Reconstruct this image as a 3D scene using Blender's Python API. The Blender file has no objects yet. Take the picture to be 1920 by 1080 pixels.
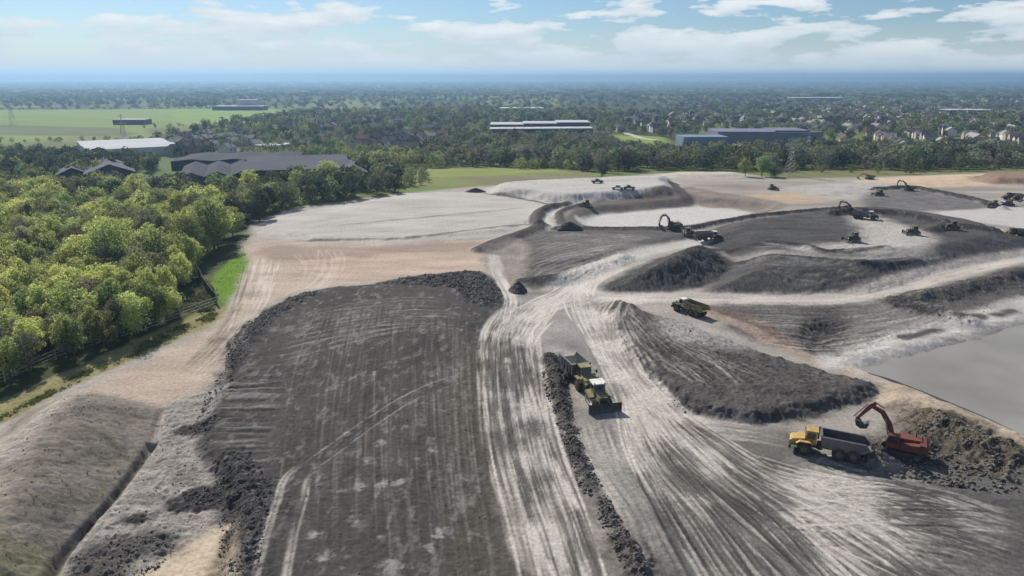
import bpy, bmesh, math, random
import numpy as np
from mathutils import Vector, Matrix

random.seed(7)
RNG = np.random.default_rng(11)
sc = bpy.context.scene
R = math.radians

# ------------------------------------------------------------------ camera, sky, sun, exposure
CAM_H, HFOV, PITCH = 48.0, R(70.0), R(16.19)
cam_d = bpy.data.cameras.new("camera")
cam_d.sensor_width = 36.0
cam_d.lens = 18.0 / math.tan(HFOV / 2)
cam_d.clip_start, cam_d.clip_end = 0.5, 90000.0
cam = bpy.data.objects.new("camera", cam_d)
sc.collection.objects.link(cam)
cam.location = (0, 0, CAM_H)
cam.rotation_euler = (R(90) - PITCH, 0, 0)
sc.camera = cam

SUN_EL, SUN_AZ = R(36.0), R(-30.0)          # azimuth clockwise from +Y (view direction)
sv = Vector((math.sin(SUN_AZ) * math.cos(SUN_EL), math.cos(SUN_AZ) * math.cos(SUN_EL), math.sin(SUN_EL)))
sun_d = bpy.data.lights.new("sun", 'SUN')
sun_d.energy, sun_d.angle, sun_d.color = 5.0, R(0.53), (1.0, 0.93, 0.825)
sun = bpy.data.objects.new("sun", sun_d)
sun.rotation_euler = sv.to_track_quat('Z', 'Y').to_euler()
sc.collection.objects.link(sun)

sc.view_settings.view_transform = 'Standard'
sc.view_settings.look = 'None'
sc.view_settings.exposure = 0.38
sc.view_settings.gamma = 1.0
sc.render.engine = 'CYCLES'
sc.cycles.max_bounces = 5
sc.cycles.diffuse_bounces = 3
sc.cycles.transmission_bounces = 3
sc.cycles.volume_bounces = 1
sc.cycles.transparent_max_bounces = 8
sc.cycles.use_denoising = True

def world_sky():
    w = bpy.data.worlds.new("World")
    sc.world = w
    w.use_nodes = True
    nt = w.node_tree
    nt.nodes.clear()
    N, L = nt.nodes.new, nt.links.new
    def math_(op, a, b=None, clamp=False):
        n = N('ShaderNodeMath'); n.operation = op; n.use_clamp = clamp
        for i, v in enumerate((a, b)):
            if v is None: continue
            if isinstance(v, (int, float)): n.inputs[i].default_value = v
            else: L(v, n.inputs[i])
        return n.outputs[0]
    def ramp(v, pts):
        n = N('ShaderNodeValToRGB'); e = n.color_ramp.elements
        e[0].position, e[0].color = pts[0][0], (*[pts[0][1]] * 3, 1)
        e[1].position, e[1].color = pts[-1][0], (*[pts[-1][1]] * 3, 1)
        for p, c in pts[1:-1]:
            x = e.new(p); x.color = (c, c, c, 1)
        L(v, n.inputs[0]); return n.outputs[0]
    out = N('ShaderNodeOutputWorld')
    sky = N('ShaderNodeTexSky'); sky.sky_type = 'NISHITA'
    sky.sun_disc = False; sky.sun_elevation = SUN_EL; sky.sun_rotation = SUN_AZ % (2 * math.pi)
    sky.air_density, sky.dust_density, sky.ozone_density = 1.0, 0.3, 2.0
    tint = N('ShaderNodeMixRGB'); tint.blend_type = 'MULTIPLY'; tint.inputs[0].default_value = 1
    tint.inputs[2].default_value = (0.74, 0.93, 1.18, 1)
    L(sky.outputs[0], tint.inputs[1])
    bg = N('ShaderNodeBackground'); bg.inputs[1].default_value = 0.058
    L(tint.outputs[0], bg.inputs[0])
    tc = N('ShaderNodeTexCoord')
    sep = N('ShaderNodeSeparateXYZ'); L(tc.outputs['Generated'], sep.inputs[0])
    x, y, z = sep.outputs
    az = math_('ARCTAN2', x, y)
    el = z
    # cumulus bank: noise stretched along the horizon
    cv = N('ShaderNodeCombineXYZ')
    L(math_('MULTIPLY', az, 7.0), cv.inputs[0]); L(math_('MULTIPLY', el, 29.0), cv.inputs[1]); cv.inputs[2].default_value = 8.3
    n1 = N('ShaderNodeTexNoise'); n1.inputs['Scale'].default_value = 1.5; n1.inputs['Detail'].default_value = 7
    n1.inputs['Roughness'].default_value = 0.56; n1.inputs['Distortion'].default_value = 0.0
    L(cv.outputs[0], n1.inputs['Vector'])
    # cover by elevation: dense bank at about 1.5-4 degrees, thin above, broken again overhead
    cover = ramp(math_('MULTIPLY', el, 5.0), [(0.0, 0.14), (0.12, 0.14), (0.24, 0.10), (0.33, 0.04), (0.40, -0.01), (0.50, 0.03), (0.62, -0.02), (0.9, -0.3)])
    m = math_('ADD', n1.outputs[0], cover)
    mask = ramp(m, [(0.535, 0.0), (0.565, 0.65), (0.62, 0.97)])
    # shading inside the clouds
    cv2 = N('ShaderNodeCombineXYZ')
    L(math_('MULTIPLY', az, 7.0), cv2.inputs[0]); L(math_('MULTIPLY', math_('ADD', el, 0.012), 29.0), cv2.inputs[1]); cv2.inputs[2].default_value = 8.3
    n2 = N('ShaderNodeTexNoise'); n2.inputs['Scale'].default_value = 1.5; n2.inputs['Detail'].default_value = 5
    n2.inputs['Roughness'].default_value = 0.56; n2.inputs['Distortion'].default_value = 0.0
    L(cv2.outputs[0], n2.inputs['Vector'])
    lit = math_('SUBTRACT', n1.outputs[0], n2.outputs[0])
    lit = math_('ADD', math_('MULTIPLY', lit, 2.2), 0.55, True)
    cc = N('ShaderNodeMixRGB')
    cc.inputs[1].default_value = (0.50, 0.60, 0.67, 1); cc.inputs[2].default_value = (0.76, 0.80, 0.82, 1)
    L(lit, cc.inputs[0])
    bgc = N('ShaderNodeBackground'); bgc.inputs[1].default_value = 0.86
    L(cc.outputs[0], bgc.inputs[0])
    mix = N('ShaderNodeMixShader'); L(mask, mix.inputs[0]); L(bg.outputs[0], mix.inputs[1]); L(bgc.outputs[0], mix.inputs[2])
    # pale band of distant air along the horizon
    hz = ramp(math_('MULTIPLY', el, 5.0), [(0.0, 0.90), (0.08, 0.72), (0.18, 0.32), (0.32, 0.0)])
    bgh = N('ShaderNodeBackground'); bgh.inputs[0].default_value = (0.62, 0.70, 0.74, 1); bgh.inputs[1].default_value = 0.80
    mix2 = N('ShaderNodeMixShader'); L(hz, mix2.inputs[0]); L(mix.outputs[0], mix2.inputs[1]); L(bgh.outputs[0], mix2.inputs[2])
    L(mix2.outputs[0], out.inputs[0])
world_sky()

# ------------------------------------------------------------------ measuring: photo pixel (1920x1080) -> place on the land
FPX = 960.0 / math.tan(HFOV / 2)
SP, CP = math.sin(PITCH), math.cos(PITCH)

def smooth(t):
    t = np.clip(t, 0, 1)
    return t * t * (3 - 2 * t)

def base_z(x, y):
    """lie of the land without the earthworks"""
    x = np.asarray(x, float); y = np.asarray(y, float)
    z = -7 * smooth((y - 345) / 160) - 16 * smooth((y - 480) / 1500) - 26 * smooth((y - 1500) / 5000)
    z = z - 4.0 * smooth((-x - 62 - 0.10 * (y - 100)) / 45) * (1 - smooth((y - 300) / 80))
    return z

def place(px, py, z=None):
    a = (px - 960.0) / FPX; b = (540.0 - py) / FPX
    dx, dy, dz = a, CP + b * SP, -SP + b * CP
    dz = min(dz, -0.0016)
    zz = 0.0 if z is None else z
    for _ in range(60 if z is None else 1):
        t = (zz - CAM_H) / dz
        X, Y = dx * t, dy * t
        if z is None: zz = float(base_z(X, Y))
    return X, Y

def W(pts, z=None):
    return np.array([place(p[0], p[1], z) for p in pts])

def catmull(P, n=12, closed=False):
    P = np.asarray(P, float); m = len(P); out = []
    if closed: Q = np.vstack([P[-1], P, P[0], P[1]]); segs = m
    else: Q = np.vstack([2 * P[0] - P[1], P, 2 * P[-1] - P[-2]]); segs = m - 1
    t = np.linspace(0, 1, n, endpoint=False)[:, None]
    for i in range(segs):
        p0, p1, p2, p3 = Q[i:i + 4]
        out.append(0.5 * (2 * p1 + (p2 - p0) * t + (2 * p0 - 5 * p1 + 4 * p2 - p3) * t ** 2 + (3 * p1 - p0 - 3 * p2 + p3) * t ** 3))
    if not closed: out.append(P[-1:])
    return np.vstack(out)

def resample(P, n):
    d = np.r_[0, np.cumsum(np.hypot(*np.diff(P, axis=0).T))]
    s = np.linspace(0, d[-1], n)
    return np.stack([np.interp(s, d, P[:, 0]), np.interp(s, d, P[:, 1])], 1)

def vnoise(x, y, seed=0):
    xi = np.floor(x).astype(np.int64); yi = np.floor(y).astype(np.int64)
    fx = x - xi; fy = y - yi
    fx = fx * fx * (3 - 2 * fx); fy = fy * fy * (3 - 2 * fy)
    def hsh(a, b):
        n = (a * 374761393 + b * 668265263 + seed * 1442695041) & 0xFFFFFFFF
        n = ((n ^ (n >> 13)) * 1274126177) & 0xFFFFFFFF
        n = n ^ (n >> 16)
        return (n & 0xFFFF).astype(np.float32) / 65535.0
    a = hsh(xi, yi); b = hsh(xi + 1, yi); c = hsh(xi, yi + 1); d = hsh(xi + 1, yi + 1)
    return (a * (1 - fx) + b * fx) * (1 - fy) + (c * (1 - fx) + d * fx) * fy

def fbm(x, y, seed=0, octv=4, gain=0.5):
    s = 0; amp = 1; tot = 0
    for o in range(octv):
        s = s + amp * vnoise(x * 2 ** o + 17.3 * o, y * 2 ** o - 9.1 * o, seed + o)
        tot += amp; amp *= gain
    return s / tot

# ------------------------------------------------------------------ object helpers
COL = sc.collection.objects

def tag(o, label=None, cat=None, group=None, kind=None):
    if label: o['label'] = label
    if cat: o['category'] = cat
    if group: o['group'] = group
    if kind: o['kind'] = kind
    return o

def thing(name, label, cat, loc=(0, 0, 0), rz=0.0, group=None):
    o = bpy.data.objects.new(name, None); COL.link(o)
    o.empty_display_size = 0.5
    o.location = loc; o.rotation_euler = (0, 0, rz)
    return tag(o, label, cat, group)

def mesh_obj(name, verts, faces, mats, parent=None, mi=None, smooth_=False):
    me = bpy.data.meshes.new(name)
    me.from_pydata([tuple(v) for v in verts], [], [tuple(f) for f in faces])
    for m in (mats if isinstance(mats, (list, tuple)) else [mats]): me.materials.append(m)
    if mi is not None: me.polygons.foreach_set('material_index', np.asarray(mi, np.int32))
    if smooth_: me.polygons.foreach_set('use_smooth', np.ones(len(faces), bool))
    me.update()
    o = bpy.data.objects.new(name, me); COL.link(o)
    if parent: o.parent = parent
    return o

def np_mesh(name, V, F, mat, kind_faces=4):
    """fast mesh from arrays; F is (n,3) or (n,4)"""
    me = bpy.data.meshes.new(name)
    V = np.asarray(V, np.float32); F = np.asarray(F, np.int32)
    k = F.shape[1]
    me.vertices.add(len(V)); me.vertices.foreach_set('co', V.ravel())
    me.loops.add(F.size); me.loops.foreach_set('vertex_index', F.ravel())
    me.polygons.add(len(F)); me.polygons.foreach_set('loop_start', np.arange(0, F.size, k, dtype=np.int32))
    me.update(calc_edges=True)
    if mat: me.materials.append(mat)
    return me

class MB:
    """collects boxes, prisms, bars and cylinders into one mesh"""
    def __init__(s): s.v, s.f = [], []
    def add(s, v, f):
        b = len(s.v); s.v += [tuple(p) for p in v]; s.f += [tuple(i + b for i in q) for q in f]; return s
    def box(s, c, d, ry=0.0, rz=0.0):
        x, y, z = d[0] / 2, d[1] / 2, d[2] / 2
        M = Matrix.Translation(c) @ Matrix.Rotation(rz, 4, 'Z') @ Matrix.Rotation(ry, 4, 'Y')
        v = [M @ Vector(p) for p in ((-x, -y, -z), (x, -y, -z), (x, y, -z), (-x, y, -z), (-x, -y, z), (x, -y, z), (x, y, z), (-x, y, z))]
        return s.add(v, [(3, 2, 1, 0), (4, 5, 6, 7), (0, 1, 5, 4), (1, 2, 6, 5), (2, 3, 7, 6), (3, 0, 4, 7)])
    def prism(s, prof, y0, y1, sh=None):
        """profile in x,z extruded along y; sh shrinks the far/near outline about its middle height"""
        n = len(prof); v = [(p[0], y0, p[1]) for p in prof] + [(p[0], y1, p[1]) for p in prof]
        f = [tuple(range(n)), tuple(reversed(range(n, 2 * n)))]
        f += [(i, n + i, n + (i + 1) % n, (i + 1) % n) for i in range(n)]
        return s.add(v, [tuple(reversed(q)) for q in f])
    def cyl(s, c, axis, r, w, n=18, r2=None):
        r2 = r if r2 is None else r2
        q = Vector(axis).normalized().to_track_quat('Z', 'Y'); v = []
        for k, (h, rr) in enumerate(((-w / 2, r), (w / 2, r2))):
            for i in range(n):
                a = 2 * math.pi * i / n
                v.append(Vector(c) + q @ Vector((math.cos(a) * rr, math.sin(a) * rr, h)))
        f = [tuple(reversed(range(n))), tuple(range(n, 2 * n))] + [(i, (i + 1) % n, n + (i + 1) % n, n + i) for i in range(n)]
        return s.add(v, f)
    def bar(s, a, b, w, h=None):
        a, b = Vector(a), Vector(b); d = b - a
        q = d.to_track_quat('X', 'Z'); h = h or w; v = []
        for t in (0, 1):
            for (yy, zz) in ((-w / 2, -h / 2), (w / 2, -h / 2), (w / 2, h / 2), (-w / 2, h / 2)):
                v.append(a + d * t + q @ Vector((0, yy, zz)))
        return s.add(v, [(3, 2, 1, 0), (4, 5, 6, 7), (0, 1, 5, 4), (1, 2, 6, 5), (2, 3, 7, 6), (3, 0, 4, 7)])
    def build(s, name, mat, parent=None): return mesh_obj(name, s.v, s.f, mat, parent)

def copy_tree(o, parent=None):
    c = o.copy(); COL.link(c)
    if parent: c.parent = parent
    for ch in list(o.children): copy_tree(ch, c)
    return c

# ------------------------------------------------------------------ materials
def mat_plain(name, col, rough=0.6, metal=0.0, var=0.25, scale=2.0, dirt=None, spec=0.4):
    m = bpy.data.materials.new(name); m.use_nodes = True
    nt = m.node_tree; b = nt.nodes['Principled BSDF']
    tc = nt.nodes.new('ShaderNodeTexCoord')
    n = nt.nodes.new('ShaderNodeTexNoise'); n.inputs['Scale'].default_value = scale; n.inputs['Detail'].default_value = 5
    nt.links.new(tc.outputs['Object'], n.inputs['Vector'])
    r = nt.nodes.new('ShaderNodeValToRGB'); e = r.color_ramp.elements
    e[0].position, e[1].position = 0.3, 0.7
    d = dirt or tuple(c * (1 - var) for c in col)
    e[0].color = (*d, 1); e[1].color = (*col, 1)
    nt.links.new(n.outputs[0], r.inputs[0]); nt.links.new(r.outputs[0], b.inputs['Base Color'])
    b.inputs['Roughness'].default_value = rough; b.inputs['Metallic'].default_value = metal
    b.inputs['Specular IOR Level'].default_value = spec
    return m

DUST = (0.20, 0.18, 0.155)
M = {
    'yellow': mat_plain('yellow_paint', (0.58, 0.35, 0.06), 0.6, 0, 0.3, 1.8, (0.26, 0.20, 0.11), spec=0.2),
    'pale_yellow': mat_plain('pale_yellow_paint', (0.30, 0.255, 0.09), 0.7, 0, 0.3, 1.4, (0.13, 0.12, 0.09), spec=0.2),
    'red': mat_plain('rusty_red_paint', (0.21, 0.045, 0.028), 0.7, 0, 0.3, 1.8, (0.10, 0.06, 0.048), spec=0.2),
    'white': mat_plain('white_paint', (0.72, 0.70, 0.66), 0.55, 0, 0.25, 1.5, (0.50, 0.48, 0.44), spec=0.2),
    'body': mat_plain('dump_body_steel', (0.075, 0.075, 0.08), 0.42, 0.3, 0.4, 0.9, (0.15, 0.14, 0.13)),
    'dark': mat_plain('dark_steel', (0.035, 0.034, 0.033), 0.55, 0.2, 0.4, 1.5, (0.10, 0.09, 0.08)),
    'tyre': mat_plain('tyre_rubber', (0.022, 0.021, 0.02), 0.85, 0, 0.3, 2, (0.07, 0.065, 0.06)),
    'glass': mat_plain('cab_glass', (0.02, 0.025, 0.03), 0.08, 0, 0.1, 1, spec=0.6),
    'steel': mat_plain('worn_steel', (0.28, 0.27, 0.26), 0.35, 0.7, 0.3, 2),
    'rock': mat_plain('broken_rock', (0.20, 0.185, 0.17), 0.95, 0, 0.45, 0.8, (0.07, 0.065, 0.06), spec=0.1),
    'roof_pale': mat_plain('pale_metal_roof', (0.45, 0.46, 0.47), 0.95, 0, 0.12, 0.05, spec=0.08),
    'roof_grey': mat_plain('grey_sheet_roof', (0.115, 0.121, 0.145), 0.95, 0, 0.25, 0.07, spec=0.08),
    'roof_brown': mat_plain('brown_sheet_roof', (0.060, 0.062, 0.078), 0.95, 0, 0.3, 0.08, spec=0.08),
    'clad_dark': mat_plain('dark_cladding', (0.05, 0.052, 0.058), 0.5, 0, 0.25, 0.1),
    'clad_blue': mat_plain('blue_grey_cladding', (0.17, 0.21, 0.29), 0.5, 0, 0.2, 0.06),
    'clad_mauve': mat_plain('mauve_grey_cladding', (0.17, 0.165, 0.21), 0.5, 0, 0.2, 0.06),
    'clad_pale': mat_plain('pale_cladding', (0.50, 0.50, 0.48), 0.55, 0, 0.2, 0.1),
    'door': mat_plain('door_paint', (0.10, 0.11, 0.13), 0.4, 0, 0.2, 0.5),
    'galv': mat_plain('galvanised_steel', (0.34, 0.35, 0.36), 0.45, 0.5, 0.2, 1.0),
    'post': mat_plain('weathered_post', (0.42, 0.39, 0.34), 0.85, 0, 0.3, 3),
    'screen': mat_plain('green_screen_net', (0.035, 0.075, 0.055), 0.8, 0, 0.35, 0.7),
    'bark': mat_plain('bark', (0.11, 0.085, 0.065), 0.95, 0, 0.4, 1.5),
}

def mat_leaf(name, col, trans=0.38, hue=0.03, var=0.35, attr=False):
    m = bpy.data.materials.new(name); m.use_nodes = True
    nt = m.node_tree; nt.nodes.clear(); N, L = nt.nodes.new, nt.links.new
    out = N('ShaderNodeOutputMaterial')
    hs = N('ShaderNodeHueSaturation')
    if attr:
        a = N('ShaderNodeAttribute'); a.attribute_name = 'col'; L(a.outputs['Color'], hs.inputs['Color'])
    else:
        oi = N('ShaderNodeObjectInfo')
        mr = N('ShaderNodeMapRange'); mr.inputs[3].default_value = 0.5 - hue; mr.inputs[4].default_value = 0.5 + hue
        L(oi.outputs['Random'], mr.inputs[0]); L(mr.outputs[0], hs.inputs['Hue'])
        mv = N('ShaderNodeMath'); mv.operation = 'FRACT'
        mm = N('ShaderNodeMath'); mm.operation = 'MULTIPLY'; mm.inputs[1].default_value = 7.31
        L(oi.outputs['Random'], mm.inputs[0]); L(mm.outputs[0], mv.inputs[0])
        mr2 = N('ShaderNodeMapRange'); mr2.inputs[3].default_value = 1 - var; mr2.inputs[4].default_value = 1 + var
        L(mv.outputs[0], mr2.inputs[0]); L(mr2.outputs[0], hs.inputs['Value'])
        tc = N('ShaderNodeTexCoord'); n = N('ShaderNodeTexNoise'); n.inputs['Scale'].default_value = 0.9; n.inputs['Detail'].default_value = 3
        L(tc.outputs['Object'], n.inputs['Vector'])
        r = N('ShaderNodeValToRGB'); e = r.color_ramp.elements
        e[0].position, e[1].position = 0.35, 0.68
        e[0].color = (col[0] * 0.7, col[1] * 0.78, col[2] * 0.9, 1); e[1].color = (col[0] * 1.25, col[1] * 1.15, col[2], 1)
        L(n.outputs[0], r.inputs[0]); L(r.outputs[0], hs.inputs['Color'])
    d = N('ShaderNodeBsdfDiffuse'); t = N('ShaderNodeBsdfTranslucent'); mx = N('ShaderNodeMixShader'); mx.inputs[0].default_value = trans
    L(hs.outputs[0], d.inputs['Color']); L(hs.outputs[0], t.inputs['Color'])
    L(d.outputs[0], mx.inputs[1]); L(t.outputs[0], mx.inputs[2]); L(mx.outputs[0], out.inputs[0])
    return m

def mat_ground():
    m = bpy.data.materials.new('site_earth'); m.use_nodes = True
    nt = m.node_tree; N, L = nt.nodes.new, nt.links.new
    b = nt.nodes['Principled BSDF']
    a = N('ShaderNodeAttribute'); a.attribute_name = 'col'
    tc = N('ShaderNodeTexCoord')
    n = N('ShaderNodeTexNoise'); n.inputs['Scale'].default_value = 1.7; n.inputs['Detail'].default_value = 8; n.inputs['Roughness'].default_value = 0.78
    L(tc.outputs['Object'], n.inputs['Vector'])
    r = N('ShaderNodeMapRange'); r.inputs[1].default_value = 0.25; r.inputs[2].default_value = 0.75; r.inputs[3].default_value = 0.48; r.inputs[4].default_value = 1.5
    L(n.outputs[0], r.inputs[0])
    mu = N('ShaderNodeVectorMath'); mu.operation = 'SCALE'
    L(a.outputs['Color'], mu.inputs[0]); L(r.outputs[0], mu.inputs['Scale'])
    L(mu.outputs[0], b.inputs['Base Color'])
    b.inputs['Roughness'].default_value = 0.95; b.inputs['Specular IOR Level'].default_value = 0.05
    ra = N('ShaderNodeAttribute'); ra.attribute_name = 'rough'
    bs = N('ShaderNodeMapRange'); bs.inputs[3].default_value = 0.32; bs.inputs[4].default_value = 1.0
    L(ra.outputs['Fac'], bs.inputs[0])
    bp = N('ShaderNodeBump'); bp.inputs['Distance'].default_value = 0.35
    L(bs.outputs[0], bp.inputs['Strength']); L(n.outputs[0], bp.inputs['Height']); L(bp.outputs[0], b.inputs['Normal'])
    return m

# ------------------------------------------------------------------ ground sheet
def axis_y():
    ys = [44.0]
    while ys[-1] < 30000: ys.append(ys[-1] + max(0.16, 0.135 * (ys[-1] / 70) ** 1.55))
    return np.array(ys)
def axis_x():
    xs = [0.0]
    while xs[-1] < 26000:
        x = xs[-1]; xs.append(x + (0.15 if x < 70 else 0.15 * (x / 70) ** (1.25 if x < 160 else 1.36)))
    xs = np.array(xs); return np.r_[-xs[:0:-1], xs]
XS, YS = axis_x(), axis_y()
NX, NY = len(XS), len(YS)
X, Y = np.meshgrid(XS, YS)
X = X.astype(np.float32); Y = Y.astype(np.float32)
Hh = base_z(X, Y).astype(np.float32)
Cc = np.zeros((NY, NX, 3), np.float32)
Rg = np.zeros((NY, NX), np.float32)
SITE_J = int(np.searchsorted(YS, 700))

PALE, TAN, DARK = (0.40, 0.38, 0.355), (0.40, 0.335, 0.28), (0.075, 0.071, 0.070)
MID, OLIVE, GREY = (0.20, 0.192, 0.182), (0.15, 0.135, 0.10), (0.13, 0.126, 0.122)
GRASS = (0.085, 0.125, 0.035)

def window(x0, x1, y0, y1):
    i0, i1 = np.searchsorted(XS, [x0, x1]); j0, j1 = np.searchsorted(YS, [y0, y1])
    return slice(max(j0 - 1, 0), min(j1 + 1, NY)), slice(max(i0 - 1, 0), min(i1 + 1, NX))

def sdf(P, margin=8.0):
    """signed distance to polygon P (world), positive inside, over a window of the sheet"""
    P = np.asarray(P)
    win = window(P[:, 0].min() - margin, P[:, 0].max() + margin, P[:, 1].min() - margin, P[:, 1].max() + margin)
    x, y = X[win], Y[win]
    d2 = np.full(x.shape, 1e12, np.float32); ins = np.zeros(x.shape, bool)
    for k in range(len(P)):
        ax, ay = P[k]; bx, by = P[(k + 1) % len(P)]
        ex, ey = bx - ax, by - ay
        t = np.clip(((x - ax) * ex + (y - ay) * ey) / max(ex * ex + ey * ey, 1e-9), 0, 1)
        d2 = np.minimum(d2, (x - ax - t * ex) ** 2 + (y - ay - t * ey) ** 2)
        if ay != by:
            c = ((ay > y) != (by > y)) & (x < ex * (y - ay) / (by - ay) + ax)
            ins ^= c
    d = np.sqrt(d2)
    return win, np.where(ins, d, -d)

def line_d(P, margin):
    P = np.asarray(P)
    win = window(P[:, 0].min() - margin, P[:, 0].max() + margin, P[:, 1].min() - margin, P[:, 1].max() + margin)
    x, y = X[win], Y[win]
    d2 = np.full(x.shape, 1e12, np.float32)
    for k in range(len(P) - 1):
        ax, ay = P[k]; bx, by = P[k + 1]; ex, ey = bx - ax, by - ay
        t = np.clip(((x - ax) * ex + (y - ay) * ey) / max(ex * ex + ey * ey, 1e-9), 0, 1)
        d2 = np.minimum(d2, (x - ax - t * ex) ** 2 + (y - ay - t * ey) ** 2)
    return win, np.sqrt(d2)

_sd = [100]
def ragged(win, amp, freq):
    _sd[0] += 7
    return (fbm(X[win] * freq, Y[win] * freq, _sd[0], 4, 0.6) - 0.5) * 2 * amp

def blend(win, w, col, var=0.0, vf=(0.3, 0.3), rough=None):
    c = np.array(col, np.float32)[None, None, :] * np.ones((*w.shape, 1), np.float32)
    if var:
        _sd[0] += 5
        n = fbm(X[win] * vf[0], Y[win] * vf[1], _sd[0], 4, 0.6) - 0.5
        c = c * (1 + 2 * var * n[..., None])
    Cc[win] = Cc[win] * (1 - w[..., None]) + c * w[..., None]
    if rough is not None: Rg[win] = Rg[win] * (1 - w) + rough * w

def area(px, col, z=0.0, soft=1.2, amp=1.5, freq=0.22, strength=1.0, var=0.25, vf=(0.3, 0.3), rough=None, curve=True, up=0.0, ramp=4.0):
    P = W(px, z)
    if curve: P = catmull(P, 5, True)
    win, d = sdf(P, 6 + amp + soft)
    d = d + ragged(win, amp, freq)
    w = smooth(d / soft * 0.5 + 0.5) * strength
    blend(win, w, col, var, vf, rough)
    if up: Hh[win] += (up * smooth(d / ramp)).astype(np.float32)
    return win, d, w

def strip(px, width, col, z=0.0, soft=0.8, amp=0.8, freq=0.3, strength=1.0, var=0.2, rough=None, up=0.0, upw=None, vf=(0.4, 0.4)):
    P = catmull(W(px, z), 6)
    win, d = line_d(P, width + soft + amp + 4 + (upw or 0))
    n = ragged(win, amp, freq)
    w = smooth((width / 2 - d + n) / soft * 0.5 + 0.5) * strength
    blend(win, w, col, var, vf, rough)
    if up: Hh[win] += (up * smooth(1 - (d + 0.5 * n) / (upw or width))).astype(np.float32)
    return win, d

LT = np.zeros((NY, NX), np.float32)      # wheel-polished pale streaks
DK = np.zeros((NY, NX), np.float32)      # dark rut lines
def stamp(acc, P, width, inten):
    """draw a rut along P (world polyline)"""
    L = np.hypot(*np.diff(P, axis=0).T).sum()
    ymid = P[:, 1].mean(); cell = max(0.16, 0.135 * (ymid / 70) ** 1.55)
    n = int(np.clip(L / max(0.5 * min(cell, width), 0.12), 8, 4000))
    S = resample(P, n)
    it = inten * (0.35 + 0.65 * np.clip(fbm(np.arange(n) * L / n * 0.16 + random.random() * 900, np.full(n, random.random() * 99), 5, 3) * 2.2 - 0.6, 0, 1))
    tp = np.linspace(0, 1, n); it = it * smooth(np.minimum(tp, 1 - tp) * 6 + 0.05)
    ix = np.searchsorted(XS, S[:, 0]); iy = np.searchsorted(YS, S[:, 1])
    ok = (ix > 12) & (ix < NX - 12) & (iy > 0) & (iy < SITE_J)
    S, ix, iy, it = S[ok], ix[ok], iy[ok], it[ok]
    if len(S) == 0: return
    ki = int(np.clip(math.ceil(width / 0.15), 1, 8)); kj = int(np.clip(math.ceil(width / cell), 1, 7))
    for dj in range(-kj, kj + 1):
        jj = np.clip(iy + dj, 0, NY - 1)
        for di in range(-ki, ki + 1):
            ii = ix + di
            d = np.hypot(XS[ii] - S[:, 0], YS[jj] - S[:, 1])
            w = it * smooth(1.25 - d / width)
            np.maximum.at(acc, (jj, ii), w.astype(np.float32))

def bundle(Lpx, Rpx, n, width=(0.3, 0.7), inten=(0.4, 1.0), acc=None, z=0.0, wob=0.03, part=0.55, pw=1.0):
    A = resample(catmull(W(Lpx, z), 8), 48); B = resample(catmull(W(Rpx, z), 8), 48)
    for _ in range(n):
        s = random.random() ** pw
        tt = np.linspace(-.5, .5, 48)
        s = np.clip(s + wob * (3.2 * tt * RNG.normal() + 0.7 * np.sin(tt * random.uniform(2, 7) + random.uniform(0, 6.3))), -0.03, 1.03)[:, None]
        P = A * (1 - s) + B * s
        L = random.uniform(part, 1.0); a = random.uniform(0, 1 - L)
        P = P[int(a * 47):max(int((a + L) * 47), int(a * 47) + 4) + 1]
        wd = random.uniform(*width); it = random.uniform(*inten)
        if random.random() < 0.6:      # a pair of wheel marks
            T = np.gradient(P, axis=0); T /= np.maximum(np.hypot(*T.T)[:, None], 1e-6)
            Nn = np.stack([-T[:, 1], T[:, 0]], 1) * 1.05
            stamp(acc, P + Nn, wd, it); stamp(acc, P - Nn, wd, it)
        else: stamp(acc, P, wd, it)

def track(px, acc, width=0.5, inten=0.9, gauge=1.1, z=0.0):
    P = catmull(W(px, z), 10); P = resample(P, 80)
    T = np.gradient(P, axis=0); T /= np.maximum(np.hypot(*T.T)[:, None], 1e-6)
    Nn = np.stack([-T[:, 1], T[:, 0]], 1) * gauge
    stamp(acc, P + Nn, width, inten); stamp(acc, P - Nn, width, inten)

def wide(*pts): return list(pts)

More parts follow.
